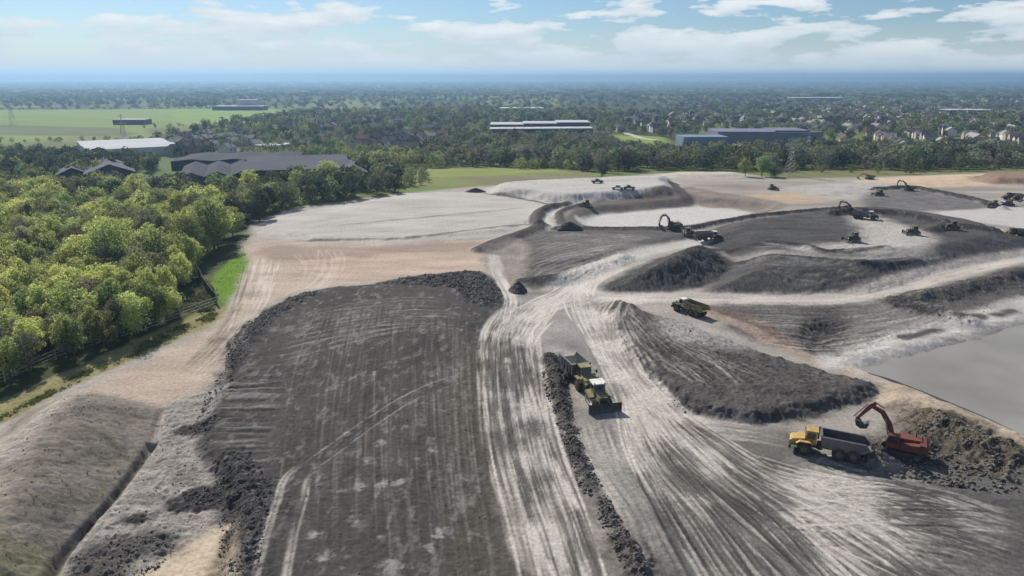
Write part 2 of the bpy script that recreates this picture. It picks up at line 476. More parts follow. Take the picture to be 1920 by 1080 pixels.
def sculpt_ground():
    allw = (slice(0, NY), slice(0, NX))
    # countryside: patchwork of pasture, scrub and woodland floor
    fx = np.floor(X / 260 + 0.6 * vnoise(Y / 400, X / 900, 3)); fy = np.floor(Y / 330 + 0.5 * vnoise(X / 500, Y / 900, 4))
    fid = vnoise(fx * 1.0, fy * 1.0, 9)
    n = fbm(X / 90, Y / 90, 21, 4)
    green = np.array([0.10, 0.135, 0.045]); scrub = np.array([0.055, 0.068, 0.032]); dry = np.array([0.15, 0.14, 0.085])
    Cc[:] = scrub + (n[..., None] - 0.5) * 0.05
    f = smooth((fid - 0.55) / 0.05)[..., None]
    Cc[:] = Cc * (1 - f) + (green + (fid[..., None] - 0.7) * np.array([0.2, 0.1, 0.06]) + (n[..., None] - .5) * .03) * f
    farw = smooth((Y - 2500) / 5000)[..., None]
    Cc[:] = Cc * (1 - 0.5 * farw) + 0.5 * farw * (np.array([0.07, 0.085, 0.045]) + (fid[..., None] - 0.5) * 0.09)
    Cc[:] = np.clip(Cc, 0.012, 1)

    # fields beyond the site
    G = (0.165, 0.225, 0.065)
    far = dict(z=None, soft=6, amp=6, freq=0.02, var=0.18, vf=(0.02, 0.02), curve=False)
    area([(-300, 207), (180, 205), (500, 203), (552, 211), (430, 232), (270, 240), (280, 263), (-100, 270), (-300, 268)], G, **far)
    area([(-300, 236), (0, 234), (210, 240), (260, 250), (240, 256), (-300, 250)], (0.12, 0.14, 0.07), **far)
    area([(120, 258), (260, 256), (280, 263), (60, 268)], (0.17, 0.18, 0.085), **far)
    area([(320, 207), (500, 204), (545, 211), (430, 229), (330, 232)], (0.17, 0.26, 0.055), **far)
    area([(600, 205), (720, 200), (722, 212), (620, 213)], G, **far)
    area([(900, 262), (1110, 256), (1130, 270), (960, 280)], (0.1, 0.12, 0.05), **far)
    area([(1145, 250), (1245, 257), (1252, 270), (1190, 284), (1160, 275)], (0.19, 0.25, 0.06), **far)
    area([(1225, 290), (1290, 270), (1385, 268), (1330, 292)], (0.15, 0.20, 0.10), **far)
    strip([(1140, 240), (1165, 247), (1200, 258), (1225, 262)], 7, (0.45, 0.43, 0.40), z=None, amp=1, soft=2)
    strip([(840, 258), (900, 253), (915, 250)], 8, (0.42, 0.40, 0.38), z=None, amp=1, soft=2)
    strip([(1280, 203), (1400, 203), (1480, 206)], 10, (0.30, 0.30, 0.27), z=None, amp=1, soft=2)
    strip([(1625, 217), (1700, 219), (1760, 221), (1850, 220)], 8, (0.34, 0.32, 0.29), z=None, amp=1, soft=2)
    near = dict(z=None, soft=3, amp=3, freq=0.06, var=0.25, vf=(0.05, 0.08), curve=False)
    area([(700, 360), (720, 320), (800, 313), (1040, 315), (1140, 325), (1100, 336), (940, 345), (840, 362)], (0.165, 0.185, 0.07), **near)
    area([(740, 318), (1030, 315), (1050, 322), (900, 330), (760, 332)], (0.19, 0.225, 0.07), **near)
    area([(700, 362), (800, 350), (880, 350), (860, 362), (760, 368)], (0.13, 0.19, 0.045), **near)
    area([(880, 333), (1110, 327), (1120, 334), (900, 346)], (0.185, 0.16, 0.12), strength=0.7, **near)
    area([(1430, 345), (1460, 320), (1600, 317), (1720, 321), (1950, 312), (1950, 325), (1640, 335)], (0.155, 0.165, 0.075), **near)

    # ---- the site
    outline = [(-260, 850), (60, 722), (250, 645), (385, 592), (430, 540), (455, 470), (470, 418), (545, 390), (760, 362), (915, 348), (1100, 337), (1235, 321), (1390, 321), (1470, 335), (1620, 331), (1930, 318), (2500, 306), (3600, 700), (3600, 1400), (-900, 1400), (-700, 1000)]
    area(outline, (0.31, 0.29, 0.265), soft=3, amp=2.5, freq=0.1, var=0.22, vf=(0.05, 0.16), curve=False, rough=0.25)
    # grass bank by the wood, and the verge along the fence
    area([(385, 560), (398, 520), (440, 482), (470, 462), (478, 478), (455, 520), (432, 560), (420, 582)], (0.115, 0.215, 0.022), soft=1.2, amp=1.0, var=0.2, rough=0.3)
    area([(330, 560), (385, 520), (400, 545), (405, 580), (350, 585)], (0.10, 0.13, 0.05), soft=2, amp=2, var=0.4, rough=0.6)
    area([(-260, 842), (60, 714), (250, 637), (400, 578), (425, 585), (405, 605), (270, 665), (100, 737), (-200, 880)], (0.23, 0.215, 0.105), soft=1.0, amp=1.0, var=0.35, rough=0.5)
    # tan subsoil with tracks
    area([(470, 455), (600, 452), (800, 455), (930, 450), (925, 505), (880, 520), (720, 530), (600, 540), (520, 560), (470, 610), (430, 690), (330, 760), (140, 745), (270, 680), (400, 612), (440, 560), (465, 500)], TAN, soft=2, amp=2, var=0.32, vf=(0.08, 0.25), rough=0.3)
    area([(560, 478), (760, 470), (900, 480), (905, 503), (700, 518), (600, 522)], (0.43, 0.345, 0.285), soft=3, amp=2.5, var=0.3, vf=(0.06, 0.3))
    area([(500, 462), (700, 462), (900, 452), (900, 470), (700, 480), (520, 490)], (0.26, 0.205, 0.165), soft=3, amp=3, strength=0.75, var=0.3, vf=(0.04, 0.3))
    # pale platforms
    area([(475, 432), (515, 405), (640, 384), (770, 363), (905, 362), (1050, 384), (1010, 412), (930, 440), (700, 455), (560, 450)], (0.41, 0.395, 0.37), soft=3, amp=3, var=0.22, vf=(0.05, 0.18), up=0.6, ramp=6)
    area([(915, 366), (945, 349), (1240, 337), (1268, 350), (1268, 368), (1150, 378), (1060, 384), (980, 376)], (0.42, 0.41, 0.39), soft=3, amp=2, var=0.18, vf=(0.05, 0.15), up=3.2, ramp=9)
    area([(1235, 330), (1260, 322), (1380, 322), (1395, 331), (1300, 335)], (0.45, 0.41, 0.36), soft=3, amp=2, var=0.15, up=1.4, ramp=8)
    strip([(905, 364), (970, 374), (1040, 388)], 2.5, (0.12, 0.11, 0.10), amp=1.2)
    strip([(560, 452), (760, 448), (960, 425), (1010, 420)], 1.6, (0.12, 0.105, 0.095), amp=1.2, strength=0.8)
    strip([(640, 425), (800, 410), (980, 393)], 1.4, (0.17, 0.16, 0.145), amp=1.0, strength=0.7)
    # right-hand far ground
    area([(1290, 345), (1480, 340), (1700, 350), (1920, 330), (2300, 330), (2300, 440), (1920, 440), (1700, 390), (1560, 385), (1430, 390)], (0.29, 0.265, 0.24), soft=4, amp=3, var=0.35, vf=(0.04, 0.15))
    area([(1400, 366), (1500, 362), (1600, 368), (1500, 380), (1420, 376)], (0.44, 0.34, 0.235), soft=4, amp=3, strength=0.8)
    area([(1600, 338), (1780, 326), (1900, 322), (2100, 322), (2100, 345), (1860, 348), (1740, 352), (1650, 345)], (0.50, 0.40, 0.29), soft=3, amp=3, var=0.2)
    area([(1820, 330), (1900, 325), (2000, 325), (2000, 345), (1860, 345)], (0.24, 0.175, 0.135), soft=4, amp=3, up=2.5, ramp=10)
    area([(1480, 350), (1640, 342), (1700, 350), (1640, 372), (1540, 372)], (0.36, 0.35, 0.33), soft=3, amp=2)
    area([(1620, 365), (1700, 355), (1800, 372), (1860, 388), (1760, 395), (1640, 392)], (0.155, 0.15, 0.147), soft=3, amp=3, var=0.4, rough=0.7)
    strip([(1640, 356), (1705, 353), (1760, 362), (1830, 376), (1880, 392)], 5, (0.055, 0.052, 0.052), amp=1.5, up=1.3, upw=3, rough=0.8)
    area([(1755, 400), (1800, 394), (1960, 390), (1960, 428), (1860, 420)], (0.43, 0.42, 0.405), soft=2, amp=1.2, var=0.1)
    strip([(1700, 400), (1800, 418), (1900, 440), (1960, 462)], 6, (0.37, 0.31, 0.26), amp=1.0)

    # settling basin: sunken floor, dark inner slopes
    floor_ = [(1090, 402), (1130, 393), (1240, 386), (1310, 380), (1430, 388), (1400, 400), (1330, 412), (1280, 420), (1130, 422), (1080, 415)]
    rim = [(1055, 408), (1075, 395), (1110, 386), (1240, 374), (1300, 366), (1450, 380), (1450, 396), (1350, 418), (1280, 428), (1120, 430), (1065, 424)]
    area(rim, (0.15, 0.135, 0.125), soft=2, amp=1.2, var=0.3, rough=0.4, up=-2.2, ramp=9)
    area(floor_, (0.46, 0.455, 0.435), z=-1.7, soft=1.0, amp=0.6, var=0.08, rough=0.05)
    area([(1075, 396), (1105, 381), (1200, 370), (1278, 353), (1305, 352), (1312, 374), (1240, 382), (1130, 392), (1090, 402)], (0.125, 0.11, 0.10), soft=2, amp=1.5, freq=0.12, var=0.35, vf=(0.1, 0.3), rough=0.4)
    area([(1285, 352), (1360, 362), (1470, 380), (1440, 392), (1380, 382), (1310, 376)], (0.215, 0.185, 0.165), soft=3, amp=2, freq=0.12, var=0.35)
    strip([(1262, 345), (1275, 358), (1290, 372)], 5, (0.085, 0.07, 0.065), amp=1.0)
    strip([(1062, 392), (1030, 400), (1018, 412), (1030, 427)], 5.5, (0.42, 0.41, 0.39), amp=0.6)
    strip([(1062, 384), (1020, 396), (1005, 412), (1008, 424)], 5, (0.10, 0.092, 0.088), amp=1.0, up=1.4, upw=3.4, rough=0.5)
    strip([(1085, 386), (1052, 398), (1048, 412), (1058, 424)], 3, (0.09, 0.085, 0.08), amp=1.0, up=1.0, upw=2.6, rough=0.5)
    strip([(1045, 430), (1120, 431), (1280, 430), (1340, 420), (1440, 404), (1590, 391)], 4, (0.05, 0.047, 0.047), amp=1.0, up=1.0, upw=2.8, rough=0.9)

    # grey spoil slope between the basin and the haul road
    area([(990, 440), (1060, 432), (1260, 434), (1320, 446), (1210, 470), (1120, 500), (1060, 545), (985, 540), (965, 490)], (0.11, 0.107, 0.104), soft=2, amp=1.5, var=0.35, vf=(0.25, 0.25), rough=0.55, up=1.0, ramp=8)
    strip([(903, 470), (935, 455), (990, 436), (1015, 425)], 6, (0.085, 0.075, 0.07), amp=1.5, up=1.2, upw=5, rough=0.7)
    area([(900, 480), (960, 450), (990, 470), (975, 540), (935, 520)], (0.24, 0.215, 0.195), soft=2, amp=1.8, var=0.4, rough=0.5)
    strip([(1000, 505), (1100, 492), (1180, 480)], 4, (0.06, 0.057, 0.057), amp=1.4, rough=0.7, strength=0.9)
    strip([(985, 530), (1040, 530), (1110, 508), (1170, 485)], 5, (0.055, 0.052, 0.052), amp=1.6, up=1.0, upw=5, rough=0.8)
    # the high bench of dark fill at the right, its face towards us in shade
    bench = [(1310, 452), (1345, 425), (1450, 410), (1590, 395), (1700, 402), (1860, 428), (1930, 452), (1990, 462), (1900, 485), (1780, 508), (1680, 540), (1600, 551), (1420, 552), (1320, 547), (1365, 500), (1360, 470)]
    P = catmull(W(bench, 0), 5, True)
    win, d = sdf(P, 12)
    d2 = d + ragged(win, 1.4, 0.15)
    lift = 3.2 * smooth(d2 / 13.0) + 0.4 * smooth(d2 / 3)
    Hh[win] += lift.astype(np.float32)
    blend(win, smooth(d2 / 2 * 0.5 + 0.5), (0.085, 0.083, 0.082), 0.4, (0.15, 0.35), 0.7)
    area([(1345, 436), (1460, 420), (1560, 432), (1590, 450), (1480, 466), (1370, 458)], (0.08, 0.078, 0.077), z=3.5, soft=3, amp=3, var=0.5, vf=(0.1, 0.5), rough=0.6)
    area([(1590, 408), (1640, 405), (1700, 424), (1752, 446), (1740, 462), (1650, 474), (1540, 474), (1480, 466), (1600, 450), (1610, 430)], (0.39, 0.375, 0.355), z=3.5, soft=4, amp=3, var=0.25, vf=(0.05, 0.25))
    area([(1370, 462), (1480, 470), (1600, 480), (1740, 462), (1730, 478), (1600, 492), (1470, 486), (1380, 474)], (0.27, 0.26, 0.25), z=3.5, soft=3, amp=3, strength=0.75, var=0.4, vf=(0.06, 0.5))
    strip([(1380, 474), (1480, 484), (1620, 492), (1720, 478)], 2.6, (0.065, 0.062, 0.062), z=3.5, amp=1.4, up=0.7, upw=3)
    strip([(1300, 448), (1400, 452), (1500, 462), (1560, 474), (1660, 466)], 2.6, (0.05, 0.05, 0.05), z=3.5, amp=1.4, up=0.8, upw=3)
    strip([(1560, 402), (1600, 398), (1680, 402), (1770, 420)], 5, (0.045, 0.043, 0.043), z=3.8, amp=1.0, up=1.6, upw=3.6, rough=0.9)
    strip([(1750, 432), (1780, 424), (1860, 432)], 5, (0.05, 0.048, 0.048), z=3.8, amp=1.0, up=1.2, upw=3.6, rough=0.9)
    # haul roads on the right
    strip([(1040, 549), (1200, 553), (1400, 561), (1600, 557), (1700, 533), (1800, 506), (1900, 486), (2050, 460)], 8.5, (0.41, 0.385, 0.355), amp=0.9, soft=1.5, var=0.2, vf=(0.1, 0.5))
    strip([(1060, 548), (1090, 520), (1140, 497), (1220, 470), (1320, 452)], 7.5, (0.43, 0.42, 0.40), amp=0.8, soft=1.5, var=0.18)
    # spoil heap beside the road fork
    hp = [(1130, 545), (1175, 510), (1250, 480), (1320, 468), (1372, 488), (1370, 512), (1330, 535), (1240, 548)]
    P = catmull(W(hp, 0), 5, True); win, d = sdf(P, 8)
    d2 = d + ragged(win, 1.2, 0.3)
    Hh[win] += (5.2 * smooth(d2 / 12) * (0.5 + 0.5 * smooth((X[win] - 18) / 28))).astype(np.float32)
    blend(win, smooth(d2 / 1.5 * 0.5 + 0.5), (0.068, 0.067, 0.066), 0.4, (0.4, 0.4), 0.8)

    # lower right: dark benches beneath the road
    area([(1330, 575), (1500, 570), (1640, 566), (1780, 540), (1920, 495), (2100, 470), (2100, 560), (1920, 560), (1820, 590), (1700, 640), (1560, 665), (1420, 640)], (0.105, 0.10, 0.097), soft=2.5, amp=2.5, var=0.45, vf=(0.12, 0.4), rough=0.7)
    area([(1580, 585), (1660, 570), (1760, 590), (1800, 605), (1720, 640), (1600, 660)], (0.20, 0.195, 0.188), soft=3, amp=3, strength=0.8, var=0.4, vf=(0.1, 0.4))
    area([(1490, 605), (1560, 595), (1600, 625), (1540, 660), (1490, 640)], (0.045, 0.043, 0.045), soft=3, amp=2, var=0.4, rough=0.8, up=-1.2, ramp=6)
    area([(1640, 560), (1760, 536), (1900, 505), (1960, 520), (1820, 560), (1720, 575)], (0.075, 0.072, 0.07), soft=2, amp=2, var=0.5, rough=0.9, up=1.6, ramp=6)
    strip([(1700, 575), (1760, 590), (1800, 600)], 7, (0.06, 0.058, 0.058), amp=2, up=1.2, upw=6, rough=1.0)
    strip([(1325, 585), (1390, 610), (1480, 655), (1600, 700)], 3.5, (0.30, 0.235, 0.20), amp=1.2, var=0.3, strength=0.85)
    strip([(1340, 577), (1400, 595), (1480, 640)], 3.0, (0.16, 0.11, 0.09), amp=1.0, strength=0.7)
    # dark slab with a scarp towards the camera
    slab = [(1136, 563), (1185, 563), (1225, 585), (1290, 600), (1390, 640), (1550, 690), (1658, 716), (1640, 738), (1560, 765), (1455, 786), (1390, 786), (1290, 765), (1225, 712), (1170, 655), (1145, 610)]
    area(slab, (0.088, 0.083, 0.080), z=0.9, soft=1.2, amp=1.4, freq=0.4, var=0.5, vf=(0.5, 0.25), rough=0.75, up=1.3, ramp=3.0)
    area([(1240, 590), (1320, 595), (1380, 635), (1400, 655), (1330, 650), (1270, 640), (1225, 620)], (0.33, 0.32, 0.31), z=1.5, soft=3, amp=2.5, strength=0.75, var=0.4)
    # lagoon basin and its banks
    area([(1545, 668), (1700, 618), (1830, 585), (1930, 555), (2150, 520), (2150, 560), (1920, 600), (1600, 690)], (0.42, 0.41, 0.39), soft=2, amp=2.0, var=0.35, vf=(0.12, 0.4))
    for pts in ([(1795, 600), (1840, 592)], [(1870, 590), (1900, 583)], [(1700, 632), (1760, 618)]):
        strip(pts, 3, (0.09, 0.088, 0.085), amp=1.2)
    lag = [(1600, 682), (1700, 652), (1840, 617), (1930, 592), (2150, 540), (2700, 640), (2700, 1000), (2100, 890), (1930, 822), (1830, 776), (1680, 716)]
    P = W(lag, 0); win, d = sdf(P, 10)
    Hh[win] += (-2.2 * smooth((d + 2.5) / 9) + 0.9 * (fbm(X[win] * 0.22, Y[win] * 0.22, 311) - 0.5) * np.exp(-(d / 5) ** 2)).astype(np.float32)
    strip([(1590, 684), (1640, 705), (1700, 726), (1770, 752), (1845, 784), (1930, 824)], 3.0, (0.42, 0.375, 0.32), amp=1.8, soft=1.5, var=0.4, strength=0.9)
    area([(1655, 720), (1690, 712), (1830, 770), (1930, 815), (2100, 880), (2100, 960), (1930, 890), (1800, 815), (1720, 780), (1640, 760)], (0.37, 0.31, 0.245), soft=1.5, amp=1.5, var=0.35, vf=(0.3, 0.5), rough=0.5, up=0.8, ramp=4)
    area([(1700, 775), (1780, 790), (1880, 840), (1960, 880), (1960, 940), (1880, 890), (1790, 850), (1720, 810)], (0.17, 0.145, 0.105), soft=2, amp=2, var=0.6, vf=(0.5, 0.5), rough=1.0, up=1.2, ramp=4)
    area([(1580, 850), (1640, 815), (1720, 800), (1800, 830), (1900, 880), (1950, 940), (1800, 915), (1700, 895), (1620, 880)], (0.075, 0.068, 0.060), soft=3, amp=3, freq=0.25, var=0.6, vf=(0.5, 0.5), rough=1.0)
    area([(1690, 770), (1760, 775), (1860, 820), (1950, 870), (1950, 930), (1860, 890), (1760, 840), (1700, 810)], (0.12, 0.104, 0.08), soft=3, amp=3, freq=0.3, var=0.7, vf=(0.5, 0.5), rough=1.0, up=1.0, ramp=5)
    # bottom right floor
    area([(1500, 860), (1640, 880), (1760, 880), (1900, 905), (2200, 1000), (2200, 1200), (1900, 1200), (1500, 1100), (1420, 960)], (0.17, 0.166, 0.155), soft=4, amp=3, var=0.3, vf=(0.1, 0.3), rough=0.3)
    area([(1640, 925), (1760, 900), (1950, 915), (2100, 1000), (2100, 1200), (1880, 1100), (1760, 1010)], (0.092, 0.090, 0.088), soft=4, amp=3, var=0.35, vf=(0.12, 0.5), rough=0.4)

    # central haul road and junction
    area([(898, 620), (940, 570), (1000, 548), (1130, 558), (1140, 620), (1190, 690), (1270, 772), (1350, 790), (1500, 812), (1520, 850), (1450, 900), (1600, 1000), (1750, 1120), (1340, 1120), (1260, 960), (1195, 850), (1160, 750), (1090, 665), (1030, 645), (1010, 680), (1040, 800), (1080, 920), (1135, 1040), (1150, 1120), (1040, 1120), (985, 1000), (935, 880), (908, 720)], (0.12, 0.115, 0.108), soft=2.0, amp=1.2, var=0.25, vf=(0.3, 0.2), rough=0.2)
    area([(950, 560), (1060, 548), (1130, 560), (1160, 650), (1210, 720), (1170, 735), (1110, 660), (1040, 640), (990, 640), (940, 600)], (0.33, 0.315, 0.30), soft=3, amp=2, strength=0.7, var=0.3)
    strip([(958, 565), (940, 530), (930, 505), (925, 480)], 3.5, (0.40, 0.38, 0.355), amp=0.6)
    area([(1095, 775), (1150, 785), (1185, 860), (1250, 970), (1320, 1120), (1240, 1120), (1170, 960), (1110, 840)], (0.185, 0.18, 0.174), soft=1.5, amp=1.2, var=0.3, vf=(0.3, 0.3), rough=0.4)
    area([(1170, 880), (1220, 900), (1280, 990), (1340, 1120), (1250, 1120), (1190, 990)], (0.10, 0.098, 0.096), soft=3, amp=2, var=0.4, rough=0.5)

    # dark graded platform in the left middle
    plat = [(425, 645), (475, 590), (560, 548), (690, 531), (850, 536), (905, 548), (945, 566), (903, 606), (903, 700), (920, 850), (955, 1000), (985, 1150), (400, 1150), (410, 1000), (402, 900), (362, 830), (385, 745), (430, 695)]
    win, d, w = area(plat, (0.074, 0.068, 0.064), z=0.9, soft=0.9, amp=1.1, freq=0.45, var=0.35, vf=(0.35, 0.06), rough=0.45)
    Hh[win] += (1.3 * smooth(d / 3.0) * smooth((-X[win] - 1.5) / 14)).astype(np.float32)
    # brownish band at the right edge of the platform
    area([(845, 640), (900, 640), (915, 850), (950, 1000), (975, 1150), (840, 1150), (850, 900)], (0.105, 0.095, 0.078), z=1.3, soft=4, amp=2, strength=0.7, var=0.35, vf=(0.8, 0.05))
    area([(560, 548), (690, 533), (850, 540), (880, 600), (700, 640), (560, 640), (480, 620)], (0.068, 0.063, 0.060), z=1.3, soft=5, amp=3, strength=0.8, var=0.4, vf=(0.08, 0.6))
    # rubble margins
    area([(420, 690), (425, 640), (475, 590), (560, 548), (600, 552), (540, 590), (480, 640), (455, 690), (400, 760), (360, 800), (385, 740)], (0.062, 0.059, 0.060), z=0.8, soft=3, amp=3.5, freq=0.3, var=0.6, vf=(0.8, 0.8), rough=0.95)
    area([(400, 860), (450, 850), (520, 900), (505, 1000), (490, 1150), (400, 1150), (410, 1000)], (0.066, 0.063, 0.066), z=1.0, soft=2, amp=2, var=0.5, vf=(0.8, 0.8), rough=1.0)
    area([(720, 522), (800, 510), (900, 505), (945, 545), (940, 570), (870, 566), (850, 540), (700, 532)], (0.060, 0.058, 0.060), z=0.8, soft=1.2, amp=1.2, var=0.6, vf=(0.8, 0.8), rough=1.0, up=0.7, ramp=5)
    # plough-like ridges across the left flank of the platform
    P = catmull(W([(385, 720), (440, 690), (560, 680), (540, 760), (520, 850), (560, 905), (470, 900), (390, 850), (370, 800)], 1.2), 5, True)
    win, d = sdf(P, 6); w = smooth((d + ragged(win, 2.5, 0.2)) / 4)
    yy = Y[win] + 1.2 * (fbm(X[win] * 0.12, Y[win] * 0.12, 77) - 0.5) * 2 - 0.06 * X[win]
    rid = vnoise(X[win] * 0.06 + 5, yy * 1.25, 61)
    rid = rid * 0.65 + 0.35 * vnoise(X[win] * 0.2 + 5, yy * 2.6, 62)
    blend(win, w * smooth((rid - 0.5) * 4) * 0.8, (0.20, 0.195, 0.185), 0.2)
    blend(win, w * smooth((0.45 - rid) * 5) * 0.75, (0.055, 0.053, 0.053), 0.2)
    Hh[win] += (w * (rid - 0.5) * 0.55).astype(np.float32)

    # pale clayey apron left of the platform, ditch, sandy patch, dark clods
    area([(300, 770), (345, 745), (425, 725), (390, 800), (370, 835), (402, 905), (405, 1000), (395, 1150), (60, 1150), (130, 1040), (215, 935), (280, 845)], (0.33, 0.31, 0.285), soft=1.5, amp=1.2, var=0.4, vf=(0.25, 0.5), rough=0.8)
    area([(270, 1075), (310, 1040), (390, 995), (440, 985), (445, 1020), (420, 1150), (230, 1150)], (0.46, 0.39, 0.30), soft=1.2, amp=0.8, var=0.15, rough=0.2)
    area([(395, 1060), (425, 1000), (445, 1010), (420, 1150), (365, 1150)], (0.24, 0.20, 0.15), soft=0.8, amp=0.5, var=0.15, up=-0.7, ramp=1.6)
    area([(140, 1040), (200, 1010), (330, 1000), (340, 1030), (260, 1060), (220, 1150), (100, 1150)], (0.08, 0.075, 0.07), soft=1.5, amp=2.2, freq=0.5, var=0.5, vf=(0.8, 0.8), strength=0.85, rough=1.0)
    for (cx, cy, r) in ((372, 802, 2.2), (390, 795, 1.6), (365, 938, 2.0), (390, 925, 2.4), (345, 945, 1.2), (255, 968, 1.1), (150, 960, .8)):
        q = place(cx, cy, 0.4)
        P = np.array([[q[0] + r * 1.6 * math.cos(a), q[1] + r * math.sin(a)] for a in np.linspace(0, 6.28, 14)[:-1]])
        win, d = sdf(P, 4); blend(win, smooth((d + ragged(win, 0.9, 0.7)) * 0.9 + 0.4), (0.06, 0.057, 0.056), 0.4, rough=1.0)
    # left mound
    foot = [(148, 738), (225, 745), (300, 766), (290, 800), (276, 842), (200, 937), (112, 1042), (75, 1150), (-900, 1250), (-760, 900), (-100, 850), (40, 775)]
    P = catmull(W(foot, 0), 5, True); win, d = sdf(P, 8)
    crest = catmull(W([(160, 752), (110, 800), (62, 868), (10, 960), (-60, 1080), (-140, 1200)], 3.0), 6)
    _, dc = line_d(crest, 200)
    wc, _ = line_d(crest, 200)
    dcf = np.full((NY, NX), 1e3, np.float32); dcf[wc] = dc; dcw = dcf[win]
    hh = 4.2 * smooth(0.12 + 0.88 * d / np.maximum(d + dcw, 0.1)) - 0.17
    hh = np.where(d > 0, hh, 0) * (0.75 + 0.5 * fbm(X[win] * 0.08, Y[win] * 0.08, 41))
    Hh[win] += np.clip(hh, 0, 6.5).astype(np.float32)
    wm = smooth((d + ragged(win, 0.6, 0.4)) / 1.2 * 0.5 + 0.5)
    blend(win, wm, (0.20, 0.182, 0.157), 0.4, (0.8, 0.8), 0.5)
    a_ = np.array(place(300, 766, 0)); b_ = np.array(place(112, 1042, 0)); t_ = (b_ - a_) / np.hypot(*(b_ - a_))
    uu = X[win] * t_[0] + Y[win] * t_[1]; vv = -X[win] * t_[1] + Y[win] * t_[0]
    gl = fbm(uu * 0.55 + 0.25 * vv, vv * 0.13, 47, 4, 0.6)
    Hh[win] += (wm * (gl - 0.5) * 0.28).astype(np.float32)
    blend(win, wm * smooth((gl - 0.55) * 6) * 0.25, (0.25, 0.225, 0.19), 0.3)
    blend(win, wm * smooth((0.42 - gl) * 6) * 0.3, (0.085, 0.078, 0.062), 0.3)
    n = fbm(X[win] * 0.12, Y[win] * 0.12, 44)
    blend(win, wm * smooth((n - 0.5) * 5) * 0.55, (0.14, 0.145, 0.075), 0.3, rough=0.8)
    # far shoulder of the mound, its sunlit side painted paler in the colour
    area([(155, 742), (112, 795), (60, 865), (0, 960), (-80, 1090), (-500, 1100), (-400, 900), (-100, 845), (40, 775)], (0.37, 0.33, 0.29), z=1.8, soft=2.5, amp=1.8, var=0.35, vf=(0.3, 0.3), rough=0.7)
    strip([(286, 832), (250, 882), (210, 935), (122, 1035), (90, 1100)], 0.8, (0.06, 0.055, 0.048), amp=0.7, up=-0.9, upw=0.9, rough=0.4)
    strip([(303, 770), (292, 800), (284, 835)], 0.5, (0.10, 0.09, 0.075), amp=0.6, strength=0.7, up=-0.3, upw=0.8)
    strip([(306, 775), (290, 838), (225, 932), (140, 1030), (110, 1100)], 0.6, (0.42, 0.395, 0.36), amp=0.5, strength=0.8)
    strip([(160, 822), (195, 826), (225, 836)], 0.9, (0.07, 0.08, 0.045), z=1.5, amp=0.4, strength=0.8)

    # clod windrow along the haul road
    wr = [(1012, 662), (1040, 658), (1062, 690), (1078, 770), (1105, 855), (1150, 945), (1200, 1020), (1250, 1150), (1200, 1150), (1135, 990), (1085, 905), (1048, 800), (1018, 715)]
    area(wr, (0.078, 0.071, 0.064), z=0.4, soft=1.8, amp=1.9, freq=0.3, var=0.6, vf=(0.7, 0.7), rough=1.0, up=1.1, ramp=3.0)

    # ---- wheel tracks
    bundle([(955, 565), (915, 600), (905, 640), (912, 740), (930, 860), (965, 980), (1000, 1120)], [(1000, 600), (1005, 660), (1020, 740), (1048, 850), (1090, 960), (1120, 1050), (1135, 1150)], 12, (0.2, 0.45), (0.4, 1.0), LT, part=0.35)
    bundle([(955, 600), (950, 660), (965, 760), (990, 880), (1040, 1000), (1075, 1140)], [(985, 610), (990, 680), (1005, 770), (1040, 880), (1085, 980), (1120, 1140)], 9, (0.4, 0.8), (0.8, 1.3), LT)
    bundle([(955, 565), (925, 610), (912, 740), (935, 880), (1010, 1120)], [(1000, 600), (1010, 680), (1048, 850), (1090, 960), (1135, 1150)], 12, (0.18, 0.32), (0.4, 0.9), DK, part=0.3)
    CL, CR = [(955, 570), (918, 605), (908, 650), (915, 740), (932, 860), (968, 980), (1005, 1120), (1045, 1270)], [(1000, 600), (1005, 660), (1020, 740), (1048, 850), (1090, 960), (1120, 1050), (1150, 1150), (1180, 1270)]
    bundle(CL, CR, 40, (0.2, 0.42), (0.8, 1.5), LT, part=0.4, wob=0.06)
    bundle(CL, CR, 46, (0.14, 0.3), (0.8, 1.4), DK, part=0.3, wob=0.06)
    for pts in ([(958, 600), (945, 680), (950, 760), (965, 850), (985, 930), (1022, 1010), (1065, 1100), (1120, 1240)], [(975, 640), (985, 720), (1002, 800), (1032, 880), (1072, 960), (1112, 1010)], [(940, 585), (915, 620), (908, 680), (914, 780), (922, 850)], [(968, 600), (966, 700), (978, 800), (1003, 890), (1040, 980), (1085, 1080), (1140, 1230)]):
        track(pts, LT, 0.42, 1.3, 0.95)
    # curved bench tracks at the top of the road
    for k in range(7):
        o = k * 12
        track([(960 + o, 585 + k * 2), (930 + o * 1.0, 608 + k * 3), (908 + o * 1.05, 650 + k * 3), (914 + o * 1.05, 720)], DK if k % 2 else LT, 0.4, 0.85)
    for (A_, B_, n_) in (
        ([(912, 680), (925, 610), (975, 572), (1080, 556), (1260, 558)], [(985, 690), (990, 630), (1030, 590), (1110, 568), (1280, 564)], 16),
        ([(1180, 720), (1130, 630), (1105, 580), (1150, 558), (1290, 556)], [(1270, 775), (1200, 690), (1160, 610), (1190, 568), (1320, 562)], 18),
        ([(1110, 650), (1070, 580), (1075, 540), (1120, 508), (1220, 472)], [(1170, 700), (1130, 600), (1110, 545), (1150, 512), (1240, 476)], 18),
        ([(950, 700), (945, 630), (985, 575), (1050, 545), (1110, 512)], [(1000, 700), (1000, 640), (1040, 585), (1080, 545), (1130, 515)], 16),
        ([(930, 640), (945, 590), (955, 560), (940, 530), (926, 500)], [(950, 640), (965, 590), (965, 562), (950, 530), (934, 500)], 5)):
        bundle(A_, B_, n_, (0.22, 0.5), (0.8, 1.4), LT, wob=0.1, part=0.5)
        bundle(A_, B_, n_ // 2 + 3, (0.2, 0.4), (0.6, 1.1), DK, wob=0.1, part=0.4)
